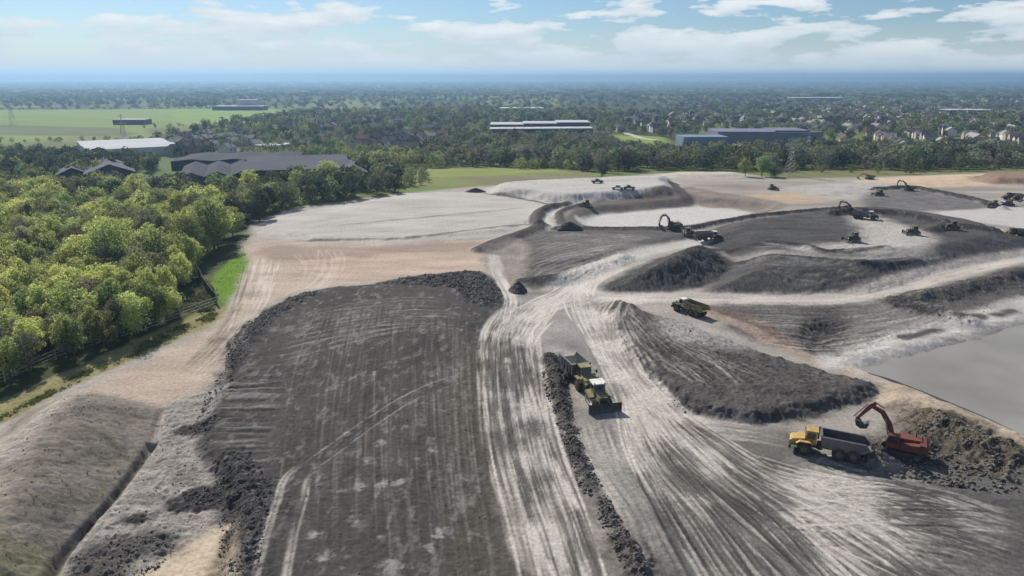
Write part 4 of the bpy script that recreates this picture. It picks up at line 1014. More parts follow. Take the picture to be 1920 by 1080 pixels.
def crown_arrays(seed, lobes, per, rx, zlo, leaf, rz=None, lr=(0.10, 0.19), up=0.35):
    """leaf quads for a crown of height 1; returns verts (n*4,3)"""
    g = np.random.default_rng(seed)
    rz = rz or (1 - zlo) / 2; zc = zlo + rz
    th = g.uniform(0, 2 * np.pi, lobes); u = g.uniform(-1, 1, lobes); r = g.uniform(0.25, 1, lobes) ** 0.5
    cx = rx * r * np.sqrt(1 - u * u) * np.cos(th); cy = rx * r * np.sqrt(1 - u * u) * np.sin(th); cz = zc + rz * r * u * 0.9
    L = g.uniform(*lr, lobes)
    f = np.repeat(np.arange(lobes), per); n = len(f)
    v = g.normal(size=(n, 3)); v[:, 2] += up; v /= np.linalg.norm(v, axis=1)[:, None]
    rad = L[f] * g.uniform(0.55, 1.1, n) ** 0.7
    c = np.stack([cx[f], cy[f], cz[f]], 1) + v * rad[:, None] * np.array([1, 1, 0.9])
    c[:, 2] = np.clip(c[:, 2], zlo * 0.5, 1.02)
    nrm = v + g.normal(size=(n, 3)) * 0.75; nrm /= np.linalg.norm(nrm, axis=1)[:, None]
    t = np.cross(nrm, g.normal(size=(n, 3))); t /= np.linalg.norm(t, axis=1)[:, None]
    b = np.cross(nrm, t); s = leaf * g.uniform(0.6, 1.3, n)[:, None]
    q = np.stack([c - t * s, c - b * s * 0.62, c + t * s, c + b * s * 0.62], 1)
    return q.reshape(-1, 3), np.stack([cx, cy, cz], 1)

def quads(n): return np.arange(n).reshape(-1, 4)

def trunk_mesh(seed, lobes_c, zlo, r=0.022):
    g = random.Random(seed); m = MB()
    m.cyl((0, 0, zlo * 0.6), (0.02, 0.01, 1), r, zlo * 1.2, 8, r * 0.8)
    top = (0.005, 0.0, zlo * 1.15)
    m.bar(top, (g.uniform(-.03, .03), g.uniform(-.03, .03), 0.72), r * 1.0)
    for k in range(min(9, len(lobes_c))):
        c = lobes_c[k]; z = zlo * g.uniform(0.9, 1.6)
        m.bar((0, 0, z), tuple(c * np.array([.9, .9, 1])), r * 0.55)
    me = bpy.data.meshes.new('trunk'); me.from_pydata(m.v, [], m.f); me.materials.append(M['bark']); me.update()
    return me

CROWN = {}
def make_templates():
    spec = {   # key: lobes, quads per lobe, rx, zlo, leaf size
        'birch': (70, 60, 0.235, 0.16, 0.019), 'round': (60, 95, 0.36, 0.16, 0.019), 'wide': (85, 95, 0.50, 0.12, 0.017),
        'bush': (34, 85, 0.50, 0.05, 0.030), 'sparse': (44, 60, 0.33, 0.2, 0.018)}
    for k, (lo, per, rx, zlo, leaf) in spec.items():
        CROWN[k] = []
        for s in range(3):
            q, lc = crown_arrays(100 + s * 17 + len(k), lo, per, rx, zlo, leaf, lr={'bush': (0.15, 0.28), 'birch': (0.05, 0.12), 'sparse': (0.05, 0.14)}.get(k, (0.06, 0.18)))
            me = np_mesh('crown', q, quads(len(q)), LEAF['green'])
            CROWN[k].append((me, trunk_mesh(s, lc, zlo + 0.08)))
make_templates()

def tree(kind, x, y, h, leaf, label, group, name='tree', cat='tree', wscale=1.0):
    z = float(gz(x, y)[0]) - 0.15
    t = thing(name, label, cat, (x, y, z), random.uniform(0, 6.28), group)
    t.scale = (h * wscale, h * wscale, h)
    c, k = random.choice(CROWN[kind])
    o = bpy.data.objects.new('crown', c); COL.link(o); o.parent = t
    o.material_slots[0].link = 'OBJECT'; o.material_slots[0].material = LEAF[leaf]
    u = bpy.data.objects.new('trunk', k); COL.link(u); u.parent = t
    return t

NO_TREE = [W(p) for p in (
    [(-300, 207), (180, 204), (500, 202), (552, 211), (430, 231), (270, 238), (280, 262), (-100, 268), (-300, 268)],
    [(600, 206), (720, 201), (722, 212), (620, 212)],
    [(1150, 252), (1243, 258), (1250, 270), (1195, 282), (1165, 275)], [(1230, 290), (1290, 272), (1385, 270), (1330, 291)],
    [(800, 364), (815, 318), (1040, 317), (1140, 326), (1100, 336), (940, 346), (860, 364)],
    [(1430, 345), (1465, 322), (1600, 320), (1720, 323), (1960, 315), (1960, 330)],
    [(905, 262), (915, 236), (1120, 236), (1125, 262)], [(1275, 280), (1280, 262), (1520, 262), (1525, 275)],
    [(470, 352), (440, 308), (640, 304), (690, 352)], [(325, 354), (300, 318), (440, 318), (480, 352)], [(335, 316), (320, 298), (420, 298), (440, 316)],
    [(150, 288), (130, 262), (280, 256), (330, 282), (262, 300)], [(395, 208), (398, 203), (470, 203), (470, 208)])]
SITE_P = W([(-900, 1400), (-260, 880), (60, 733), (250, 652), (400, 588), (395, 520), (445, 482), (470, 418), (545, 388), (760, 360), (915, 346), (1100, 335), (1235, 318), (1390, 318), (1470, 334), (1620, 330), (1930, 317), (2700, 300), (3600, 700), (3600, 1400)], 0)

def free(x, y):
    return not inside(SITE_P, x, y) and not any(inside(P, x, y) for P in NO_TREE)

def fill(px, sp, seed):
    """jittered points inside a photo outline laid on the land"""
    g = random.Random(seed); P = W(px); out = []
    x0, y0 = P.min(0); x1, y1 = P.max(0)
    ny = int((y1 - y0) / sp) + 1
    for j in range(ny):
        for i in range(int((x1 - x0) / sp) + 1):
            x = x0 + (i + 0.5 * (j % 2)) * sp + g.uniform(-.35, .35) * sp; y = y0 + j * sp + g.uniform(-.35, .35) * sp
            if inside(P, x, y) and free(x, y): out.append((x, y))
    return out

def plant():
    cand = []
    g = random.Random(5)
    def zone(key, px, sp, hr, kinds, leaves, seed, label, prob=1.0):
        for (x, y) in fill(px, sp, seed):
            if g.random() > prob: continue
            q = project(x, y)
            if q[0] < -90 or q[0] > 2010: continue
            if any(abs(x - a) < 9 and abs(y - b) < 9 for a, b in HOUSE_XY_NEAR(x, y)): continue
            h = g.uniform(*hr); kd = g.choices(*kinds)[0]; lf = g.choices(*leaves)[0]
            cand.append((h / math.hypot(x, y), x, y, h, kd, lf, key, label))
    grid = {}
    for (a, b) in HOUSE_XY: grid.setdefault((int(a // 20), int(b // 20)), []).append((a, b))
    def HOUSE_XY_NEAR(x, y):
        r = []
        for i in (-1, 0, 1):
            for j in (-1, 0, 1): r += grid.get((int(x // 20) + i, int(y // 20) + j), [])
        return r
    def project(x, y):
        z = float(base_z(x, y)) - CAM_H
        d = y * CP - z * SP; v = y * SP + z * CP
        return 960 + x / d * FPX, 540 - v / d * FPX
    # the wood on the left
    zone('near', [(-120, 800), (0, 733), (150, 676), (300, 618), (348, 588), (340, 560), (380, 530), (330, 520), (240, 560), (120, 560), (0, 560), (-120, 600)], 4.9, (7, 11.5), (['birch', 'round', 'sparse'], [.62, .22, .16]), (['bright', 'green', 'grey', 'olive'], [.72, .14, .08, .06]), 1,
         'fresh yellow green {k} tree at the near edge of the left wood')
    zone('mid', [(-100, 600), (0, 560), (120, 560), (240, 560), (330, 520), (380, 530), (400, 505), (360, 455), (250, 440), (80, 430), (-100, 440)], 6.6, (7.5, 14), (['round', 'birch', 'sparse', 'wide'], [.45, .3, .15, .1]), (['bright', 'green', 'olive', 'grey'], [.52, .2, .12, .16]), 2,
         '{c} {k} tree in the middle of the left wood')
    zone('back', [(-60, 440), (80, 430), (250, 440), (360, 455), (440, 470), (455, 440), (440, 420), (300, 392), (150, 385), (-60, 385)], 8.0, (9, 14), (['round', 'sparse', 'wide'], [.7, .15, .15]), (['bright', 'green', 'dark', 'olive', 'grey'], [.3, .35, .1, .15, .1]), 3,
         '{c} {k} tree at the back of the left wood')
    zone('hedge', [(460, 425), (440, 410), (560, 372), (700, 345), (735, 335), (745, 362), (560, 395)], 7.5, (7, 11), (['round', 'bush'], [.75, .25]), (['green', 'dark', 'olive', 'bright'], [.4, .3, .15, .15]), 4,
         '{c} {k} tree in the belt along the back left edge of the site')
    zone('belt', [(-60, 385), (300, 392), (440, 412), (560, 374), (720, 340), (720, 326), (650, 348), (480, 356), (330, 358), (100, 356), (-60, 340)], 8.5, (8, 12), (['round', 'sparse', 'wide'], [.65, .2, .15]), (['green', 'dark', 'olive', 'bright', 'grey'], [.35, .2, .15, .2, .1]), 5,
         '{c} {k} tree in front of the grey and brown sheds')
    zone('conifer', [(-60, 345), (60, 345), (300, 335), (290, 312), (200, 300), (-60, 290)], 9, (7, 11), (['round', 'birch'], [.6, .4]), (['dark', 'green', 'bright'], [.80, .12, .08]), 6,
         '{c} {k} tree in the dark copse behind the small barns')
    zone('backwood', [(820, 312), (800, 288), (870, 268), (1130, 266), (1180, 290), (1300, 296), (1420, 290), (1560, 285), (1930, 290), (1960, 316), (1720, 322), (1600, 318), (1460, 321), (1420, 322), (1240, 320), (1110, 326), (1040, 316)], 9.0, (8, 13), (['round', 'sparse', 'bush', 'birch'], [.55, .2, .1, .15]), (['dull', 'dark', 'olive', 'grey', 'bright'], [.38, .22, .18, .2, .02]), 7,
         '{c} {k} tree in the wood behind the far side of the site')
    zone('bushes', [(960, 317), (1040, 312), (1110, 322), (1110, 327), (1040, 318)], 6, (5, 7), (['bush'], [1]), (['bright', 'green'], [.7, .3]), 8, '{c} {k} tree at the end of the far meadow')
    zone('sheds', [(560, 300), (640, 286), (760, 290), (850, 300), (835, 316), (740, 319), (700, 330), (660, 330), (640, 310)], 8.5, (6, 10), (['round', 'bush'], [.7, .3]), (['bright', 'green', 'olive'], [.5, .3, .2]), 9, '{c} {k} tree right of the wide grey warehouse')
    zone('scrub', [(640, 335), (700, 325), (800, 320), (805, 344), (720, 362), (660, 358)], 6.5, (2.5, 5.5), (['bush'], [1]), (['green', 'dull', 'bright', 'olive'], [.35, .3, .2, .15]), 31, '{c} {k} tree on the scrubby left end of the far meadow')
    zone('yards', [(440, 310), (470, 292), (560, 285), (640, 288), (560, 300), (470, 306)], 9, (6, 10), (['round', 'bush'], [.7, .3]), (['bright', 'green', 'olive'], [.45, .35, .2]), 10, '{c} {k} tree behind the wide grey warehouse')
    far_label = 'x'
    zone('f1', [(280, 262), (440, 232), (560, 214), (900, 206), (1150, 210), (1150, 250), (1110, 262), (820, 262), (640, 285), (480, 290), (330, 300), (300, 290)], 15, (7, 12), (['round', 'sparse'], [.8, .2]), (['green', 'dark', 'olive', 'grey', 'bright'], [.34, .26, .15, .15, .1]), 11, far_label, .68)
    zone('f2', [(1140, 252), (1150, 212), (1500, 200), (1960, 200), (1960, 292), (1560, 287), (1420, 272), (1280, 262)], 15, (7, 11), (['round', 'sparse'], [.8, .2]), (['green', 'dark', 'olive', 'grey'], [.34, .26, .2, .2]), 12, far_label, .4)
    zone('f2b', [(1680, 262), (1640, 232), (1960, 222), (1960, 275), (1780, 250)], 12, (8, 13), (['round', 'sparse'], [.8, .2]), (['green', 'dark', 'olive', 'bright'], [.4, .25, .2, .15]), 14, far_label, .8)
    zone('f3', [(-60, 204), (550, 204), (900, 204), (1960, 204), (1960, 176), (-60, 176)], 42, (8, 13), (['round'], [1]), (['green', 'dark', 'olive', 'grey'], [.3, .35, .15, .2]), 13, far_label, .55)
    zone('f4', [(-60, 177), (1990, 177), (1990, 153), (-60, 153)], 105, (10, 15), (['wide'], [1]), (['green', 'dark', 'olive', 'grey'], [.3, .4, .15, .15]), 21, far_label, .6)
    for (a, b) in (((-60, 206), (550, 203)), ((-60, 268), (300, 263)), ((270, 240), (440, 231)), ((440, 231), (560, 212)), ((720, 322), (830, 314)), ((1260, 208), (1480, 211)), ((1100, 208), (1240, 213)), ((1440, 322), (1700, 326)), ((1180, 284), (1250, 274))):
        A, B = np.array(place(*a)), np.array(place(*b)); n = int(np.hypot(*(B - A)) / 8)
        for k in range(n):
            if g.random() < .72:
                p = A + (B - A) * (k + g.random()) / n + np.array([g.uniform(-2, 2), g.uniform(-2, 2)])
                h = g.uniform(2.5, 6); cand.append((h / np.hypot(*p), p[0], p[1], h, 'bush', g.choice(['green', 'olive', 'dark']), 'hedgerow', far_label))
    CN = {'bright': 'yellow green', 'green': 'leaf green', 'dark': 'dark green', 'olive': 'olive brown', 'grey': 'grey green', 'dull': 'dull green'}
    KN = {'birch': 'slender', 'round': 'round crowned', 'wide': 'spreading', 'bush': 'bushy', 'sparse': 'thin crowned'}
    # trees that stand out singly
    for (px, py, h, kd, lf, ws, lab) in (
        (232, 520, 17.5, 'wide', 'bright', 0.95, 'largest tree of the wood, a broad dome of pale green leaf at its middle'),
        (205, 485, 15, 'wide', 'green', 1.0, 'broad domed green tree just behind the largest tree of the wood'),
        (402, 466, 15.5, 'round', 'green', 1.05, 'tall dark round tree at the top end of the bright grass bank'),
        (352, 528, 5.5, 'bush', 'bright', 0.8, 'small round bright green bush left of the green screen fence'),
        (272, 575, 4.5, 'bush', 'bright', 0.9, 'low bright green bush at the clearing on the edge of the wood'),
        (1397, 331, 9.5, 'round', 'green', 0.9, 'round pale green tree alone on the far edge of the site'),
        (1428, 331, 10.5, 'birch', 'green', 1.3, 'taller narrow tree right of the lone round tree on the far edge'),
        (1452, 332, 4.5, 'bush', 'dark', 1.2, 'low dark bush right of the two lone trees on the far edge'),
        (545, 352, 7.5, 'round', 'dark', 1.0, 'dark round tree in front of the gabled workshop end'),
        (1128, 334, 9, 'round', 'dark', 1.0, 'dark tree at the back corner of the pale platform'),
    ):
        x, y, z = spot(px, py, -1.0)
        tree(kd, x, y, h, lf, lab, 'trees that stand out', wscale=ws)
    cand.sort(reverse=True)
    n_ind = 288
    for (s, x, y, h, kd, lf, key, lab) in cand[:n_ind]:
        lab = lab.format(c=CN[lf], k=KN[kd]) if lab != 'x' else f'{CN[lf]} {KN[kd]} tree in the hedges beyond the site'
        tree(kd, x, y, h, lf, lab, 'trees ' + lab.split(' tree ')[1], wscale=random.uniform(.85, 1.15))
    rest = cand[n_ind:]
    print('trees', len(cand), 'stuff', len(rest))
    # everything farther merges into woodland
    T = {}
    for kd, (rx, zlo) in {'birch': (0.26, 0.12), 'round': (0.44, 0.08), 'wide': (0.52, 0.06), 'bush': (0.6, 0.0), 'sparse': (0.38, 0.1)}.items():
        for lod, (lo, per, lf) in enumerate(((16, 15, .075), (9, 8, .13))):
            T[(kd, lod)] = [crown_arrays(300 + s, lo, per, rx * .8, zlo, lf, lr=(0.13, 0.25))[0] for s in range(3)]
    VV, CC = [], []
    for (s, x, y, h, kd, lf, key, lab) in rest:
        d = math.hypot(x, y); q = random.choice(T[(kd, 0 if d < 900 else 1)])
        a = random.uniform(0, 6.28); c, si = math.cos(a), math.sin(a)
        w_ = h * random.uniform(.9, 1.25) * (1.0 if d < 1200 else 1.5 if d < 3000 else random.uniform(3, 7))
        v = np.stack([(q[:, 0] * c - q[:, 1] * si) * w_ + x, (q[:, 0] * si + q[:, 1] * c) * w_ + y, q[:, 2] * h + float(gz(x, y)[0]) - 0.3], 1)
        VV.append(v)
        col = np.array(LEAFC[lf]) * random.uniform(.65, 1.4) * np.array([random.uniform(.88, 1.12), 1, random.uniform(.9, 1.1)])
        lc = np.repeat(RNG.uniform(.75, 1.25, len(q) // 4), 4)
        CC.append(np.concatenate([col[None] * lc[:, None], np.ones((len(q), 1))], 1))
    V = np.concatenate(VV); C4 = np.concatenate(CC).astype(np.float32)
    me = np_mesh('woodland', V, quads(len(V)), mat_leaf('leaf_woodland', (0, 0, 0), 0.3, attr=True))
    at = me.attributes.new('col', 'FLOAT_COLOR', 'POINT'); at.data.foreach_set('color', C4.ravel())
    o = bpy.data.objects.new('woodland', me); COL.link(o)
    tag(o, 'far woods and hedges merging into one dark green mass across the plain', kind='stuff')
plant()

# ------------------------------------------------------------------ machines (local +X is forwards, origin on the ground)
M['dull_yellow'] = mat_plain('dusty_shaded_yellow_paint', (0.15, 0.105, 0.035), 0.65, 0, 0.4, 1.0, (0.09, 0.08, 0.06))  # dusty yellow, its colour also darkened for machines seen against the light
M['orange'] = mat_plain('dusty_orange_paint', (0.42, 0.17, 0.04), 0.55, 0, 0.4, 1.0, (0.20, 0.12, 0.07))
M['grey_paint'] = mat_plain('grey_paint', (0.12, 0.12, 0.13), 0.5, 0, 0.3, 1.0)
M['lamp'] = mat_plain('lamp_glass', (0.75, 0.74, 0.70), 0.15, 0, 0.05, 1.0)

def wheel(t, x, y, r=0.92, w=0.66, z=None):
    s = 1 if y > 0 else -1
    m = MB(); z = r if z is None else z
    m.cyl((x, y, z), (0, 1, 0), r * 0.94, w, 22); m.cyl((x, y, z), (0, 1, 0), r, w * 0.72, 22)
    for k in range(14):
        a = 2 * math.pi * k / 14; m.box((x + math.sin(a) * r, y, z + math.cos(a) * r), (0.16, w * 0.9, 0.09), ry=a)
    o = m.build('wheel', M['tyre'], t)
    q = MB(); q.cyl((x, y + s * w * 0.45, z), (0, s, 0), r * 0.52, 0.16, 16, r * 0.45); q.cyl((x, y + s * w * 0.53, z), (0, s, 0), r * 0.2, 0.14, 12)
    q.build('rim', M['dull_yellow'], o)

def dump_truck(label, xyz, rz, paint='yellow', cabp=None, group=None, bodym='body', scale=1.0):
    t = thing('dump_truck', label, 'dump truck', xyz, rz, group); t.scale = (scale,) * 3
    P = M[paint]; cp = M[cabp] if cabp else P
    f = MB(); f.box((3.4, 0, 1.15), (3.4, 1.0, 0.5)); f.box((-1.6, 0, 1.2), (6.2, 0.9, 0.42)); f.cyl((1.25, 0, 1.2), (0, 0, 1), 0.42, 1.1, 14); f.box((5.2, 0, 0.95), (0.35, 2.4, 0.55))
    f.build('chassis', M['dark'], t)
    h = MB(); h.prism([(3.25, 1.35), (5.25, 1.3), (5.3, 1.75), (4.9, 2.1), (3.25, 2.35)], -0.95, 0.95); h.build('bonnet', P, t)
    g = MB(); g.box((5.32, 0, 1.52), (0.08, 1.4, 0.42)); g.build('grille', M['dark'], t)
    for s in (-1, 1):
        g = MB(); g.prism([(2.25, 1.9), (2.55, 2.12), (4.0, 2.1), (4.45, 1.75), (4.45, 1.62), (3.95, 1.95), (2.6, 1.97), (2.3, 1.75)], s * 1.3 - 0.36, s * 1.3 + 0.36); g.build('mudguard', P, t)
        l = MB(); l.cyl((5.33, s * 0.82, 1.72), (1, 0, 0), 0.14, 0.08, 12); l.build('headlight', M['lamp'], t)
        m_ = MB(); m_.bar((3.0, s * 0.9, 2.9), (3.3, s * 1.55, 2.9), 0.05); m_.box((3.3, s * 1.6, 2.75), (0.08, 0.3, 0.5)); m_.build('mirror', M['dark'], t)
    c = MB(); c.prism([(1.75, 1.5), (3.3, 1.5), (3.3, 2.35), (3.05, 3.45), (1.75, 3.45)], -0.82, 0.82); cab = c.build('cab', cp, t)
    w = MB(); w.prism([(3.335, 2.42), (3.35, 2.42), (3.12, 3.3), (3.10, 3.3)], -0.72, 0.72)
    w.build('windscreen', M['glass'], cab)
    for s in (-1, 1):
        w = MB(); w.prism([(1.95, 2.3), (3.15, 2.3), (2.95, 3.25), (1.95, 3.25)], s * 0.825 - 0.012, s * 0.825 + 0.012); w.build('side_window', M['glass'], cab)
    rr = MB(); rr.box((2.4, 0, 3.5), (1.6, 1.8, 0.12)); rr.build('cab_roof', cp, cab)
    e = MB(); e.cyl((1.5, -0.9, 2.7), (0, 0, 1), 0.12, 1.9, 10); e.build('exhaust', M['dark'], t)
    # tipper body: floor, sloping headboard with canopy lip, flared sides, raised tail
    b = MB()
    b.prism([(0.95, 1.65), (-3.6, 1.5), (-5.2, 2.15), (-5.2, 2.0), (-3.6, 1.32), (0.95, 1.48)], -1.35, 1.35)
    b.prism([(0.95, 1.5), (1.12, 1.5), (1.32, 3.35), (1.15, 3.35)], -1.5, 1.5)
    for s in (-1, 1):
        prof = [(1.0, 1.5), (-3.6, 1.35), (-5.25, 2.05), (-4.5, 2.95), (1.2, 3.2)]
        b.prism(prof, s * 1.42 - 0.07, s * 1.42 + 0.07)
        for xx in (0.2, -1.0, -2.2, -3.4): b.box((xx, s * 1.53, 2.2), (0.14, 0.12, 1.5))
    body = b.build('dump_body', M[bodym], t)
    r = MB()
    for s in (-1, 1): r.bar((1.2, s * 1.46, 3.24), (-4.5, s * 1.46, 2.99), 0.22, 0.14)
    r.bar((1.25, -1.5, 3.38), (1.25, 1.5, 3.38), 0.36, 0.1)
    r.build('rim_rail', M['steel'] if bodym == 'body' else P, body)
    for x in (3.35, -1.25, -3.05):
        for s in (-1, 1): wheel(t, x, s * 1.28)
    return t

def track_pair(t, L, h, w, y, x0=0.0):
    for s in (-1, 1):
        m = MB(); r = h / 2; prof = []
        for k in range(9): a = math.pi / 2 - math.pi * k / 8; prof.append((x0 + L / 2 - r + r * math.cos(a), r + r * math.sin(a)))
        for k in range(9): a = -math.pi / 2 - math.pi * k / 8; prof.append((x0 - L / 2 + r + r * math.cos(a), r + r * math.sin(a)))
        m.prism(prof[::-1], s * y - w / 2, s * y + w / 2)
        n = int(L / 0.28)
        for k in range(n):
            m.box((x0 - L / 2 + r + (L - 2 * r) * k / (n - 1), s * y, h + 0.03), (0.1, w, 0.06))
        o = m.build('track', M['dark'], t)
        q = MB()
        for xx in (x0 - L / 2 + r, x0 + L / 2 - r): q.cyl((xx, s * (y + w / 2), r), (0, 1, 0), r * 0.62, 0.08, 14)
        for k in range(4): q.cyl((x0 - L / 2 + 2 * r + (L - 4 * r) * k / 3, s * (y + w / 2), r * 0.6), (0, 1, 0), r * 0.3, 0.08, 10)
        q.build('track_rollers', M['steel'], o)

def arc_beam(pts, w0, w1, y=0.22):
    """tapering plate beam through points in x,z"""
    n = len(pts); up, dn = [], []
    for i, p in enumerate(pts):
        a = Vector((pts[min(i + 1, n - 1)][0] - pts[max(i - 1, 0)][0], pts[min(i + 1, n - 1)][1] - pts[max(i - 1, 0)][1])).normalized()
        mid = 1 - abs(2 * i / (n - 1) - 1)
        ww = (w0 + (w1 - w0) * i / (n - 1)) * (0.75 + 0.5 * mid) / 2
        up.append((p[0] - a.y * ww, p[1] + a.x * ww)); dn.append((p[0] + a.y * ww, p[1] - a.x * ww))
    m = MB()
    for i in range(n - 1): m.prism([dn[i], dn[i + 1], up[i + 1], up[i]], -y, y)
    return m

def excavator(label, xyz, rz, paint='dull_yellow', turn=0.0, boom=None, stick=None, group=None, scale=1.0, curl=0.0):
    t = thing('excavator', label, 'excavator', xyz, rz, group); t.scale = (scale,) * 3
    P = M[paint]
    track_pair(t, 4.7, 1.05, 0.62, 1.3)
    u = MB(); u.box((0, 0, 0.72), (2.4, 2.1, 0.5)); u.cyl((0, 0, 1.08), (0, 0, 1), 0.75, 0.3, 20); u.build('undercarriage', M['dark'], t)
    h = MB(); h.prism([(1.35, 1.25), (1.35, 1.85), (0.5, 2.5), (-2.2, 2.55), (-2.2, 1.25)], -1.4, 0.35); h.build('engine_housing', P, t)
    h = MB(); h.prism([(-2.2, 1.25), (-2.0, 2.45), (-2.75, 2.35), (-3.05, 2.0), (-3.0, 1.25)], -1.4, 1.4); h.prism([(0.3, 1.25), (0.3, 2.0), (-2.2, 2.3), (-2.2, 1.25)], 0.36, 1.4); h.build('counterweight', P if paint == 'red' else M['grey_paint'], t)
    c = MB(); c.prism([(0.35, 1.3), (1.85, 1.3), (1.95, 2.1), (1.7, 3.05), (0.35, 3.1)], 0.42, 1.38); cab = c.build('cab', P, t)
    w = MB(); w.prism([(1.97, 2.05), (1.985, 2.05), (1.74, 2.95), (1.72, 2.95)], 0.5, 1.3); w.build('windscreen', M['glass'], cab)
    w = MB(); w.prism([(0.55, 2.0), (1.75, 2.0), (1.6, 2.9), (0.55, 2.95)], 1.38, 1.40); w.build('side_window', M['glass'], cab)
    e = MB(); e.cyl((-1.5, -0.9, 2.8), (0, 0, 1), 0.1, 0.7, 10); e.build('exhaust', M['dark'], t)
    boom = boom or [(1.0, 1.9), (2.0, 3.9), (3.6, 5.0), (5.9, 5.2)]
    stick = stick or [(5.3, 5.75), (5.9, 5.2), (6.3, 2.9)]
    b = arc_beam(boom, 0.62, 0.5); b.build('boom', P, t)
    s = arc_beam(stick, 0.55, 0.35, 0.18); so = s.build('stick', P, t)
    e2 = Vector((stick[-1][0], stick[-1][1]))
    k = MB(); prof = [(0.15, 0.1), (0.35, -0.6), (0.0, -1.25), (-0.75, -1.45), (-1.25, -1.0), (-0.95, -0.85), (-0.35, -0.9), (-0.25, -0.1)]
    ca_, sa_ = math.cos(curl), math.sin(curl)
    prof = [(e2.x + p[0] * ca_ - p[1] * sa_, e2.y + p[0] * sa_ + p[1] * ca_) for p in prof]
    k.prism(prof, -0.65, 0.65); k.build('bucket', M['dark'], t)
    mid = Vector(boom[1]) * .45 + Vector(boom[2]) * .55
    top = Vector(boom[2])
    for p0, p1, w_ in (((1.55, -0.36, 1.55), (mid.x, -0.36, mid.y), .16), ((1.55, 0.36, 1.55), (mid.x, 0.36, mid.y), .16), ((top.x - .2, 0, top.y + .55), (stick[0][0], 0, stick[0][1]), .17), ((stick[1][0] + .45, 0, stick[1][1] + .1), (e2.x + .4, 0, e2.y + .25), .14)):
        r = MB(); r.bar(p0, p1, w_); r.build('hydraulic_ram', M['steel'], t)
    return t

def bulldozer(label, xyz, rz, paint='dull_yellow', group=None, scale=1.0, roofp=None, blade=4.2):
    t = thing('bulldozer', label, 'bulldozer', xyz, rz, group); t.scale = (scale,) * 3
    P = M[paint]
    track_pair(t, 3.6, 1.15, 0.62, 1.15)
    b = MB(); b.box((0.0, 0, 1.0), (3.4, 1.6, 0.7)); b.build('chassis', M['dark'], t)
    h = MB(); h.prism([(0.3, 1.2), (2.1, 1.15), (2.15, 1.95), (0.3, 2.2)], -0.65, 0.65); h.build('bonnet', P, t)
    g = MB(); g.box((2.17, 0, 1.55), (0.07, 1.1, 0.65)); g.build('grille', M['dark'], t)
    for s in (-1, 1):
        f = MB(); f.prism([(0.5, 1.2), (0.5, 1.4), (-1.6, 1.75), (-1.9, 1.3)], s * 1.1 - 0.38, s * 1.1 + 0.38); f.build('mudguard', P, t)
    c = MB(); c.prism([(-1.4, 1.4), (0.35, 1.4), (0.35, 2.2), (0.1, 3.1), (-1.3, 3.1)], -0.85, 0.85); cab = c.build('cab', P, t)
    r = MB(); r.box((-0.6, 0, 3.18), (1.9, 2.0, 0.14)); r.build('cab_roof', M[roofp] if roofp else P, cab)
    w = MB(); w.prism([(0.365, 2.2), (0.38, 2.2), (0.14, 3.0), (0.12, 3.0)], -0.7, 0.7); w.build('windscreen', M['glass'], cab)
    for s in (-1, 1):
        w = MB(); w.prism([(-1.2, 2.1), (0.2, 2.1), (0.0, 2.95), (-1.15, 2.95)], s * 0.86 - 0.012, s * 0.86 + 0.012); w.build('side_window', M['glass'], cab)
        l = MB(); l.box((0.2, s * 0.75, 3.32), (0.14, 0.26, 0.16)); l.build('work_light', M['lamp'], t)
    e = MB(); e.cyl((1.2, 0.35, 2.5), (0, 0, 1), 0.08, 0.9, 10); e.build('exhaust', M['dark'], t)
    k = MB(); prof = [(2.75, 0.05), (2.62, 0.45), (2.6, 0.9), (2.72, 1.35), (2.85, 1.4), (2.72, 0.9), (2.74, 0.45), (2.9, 0.05)]
    k.prism(prof, -blade / 2, blade / 2)
    for s in (-1, 1): k.box((2.78, s * blade / 2, 0.7), (0.45, 0.06, 1.35))
    k.build('blade', M['dark'], t)
    a = MB()
    for s in (-1, 1): a.bar((-0.6, s * 1.62, 0.55), (2.65, s * 1.62, 0.4), 0.2); a.bar((1.7, s * 0.55, 1.8), (2.62, s * 0.7, 0.95), 0.11)
    a.build('push_arm', M['steel'], t)
    p = MB(); p.box((-2.2, 0, 0.95), (0.35, 1.9, 0.35))
    for yy in (-0.75, 0, 0.75): p.bar((-2.25, yy, 1.1), (-2.6, yy, 0.15), 0.14)
    p.build('ripper', M['dark'], t)
    return t

def pickup(label, xyz, rz, paint='white', group=None):
    t = thing('pickup', label, 'pickup', xyz, rz, group)
    b = MB(); b.prism([(-2.6, 0.5), (2.5, 0.5), (2.55, 0.85), (2.3, 1.08), (1.0, 1.15), (0.4, 1.8), (-0.9, 1.82), (-1.0, 1.15), (-2.6, 1.15)], -0.92, 0.92); b.build('body', M[paint], t)
    for s in (-1, 1):
        g = MB(); g.prism([(0.85, 1.18), (0.42, 1.7), (-0.8, 1.72), (-0.85, 1.18)], s * 0.93 - 0.012, s * 0.93 + 0.012); g.build('side_window', M['glass'], t)
    g = MB(); g.prism([(1.0, 1.17), (1.03, 1.18), (0.47, 1.77), (0.44, 1.76)], -0.8, 0.8); g.build('windscreen', M['glass'], t)
    for x in (1.6, -1.6):
        for s in (-1, 1): wheel(t, x, s * 0.85, 0.4, 0.26)
    return t

def head(dx, dy): return math.atan2(dy, dx)

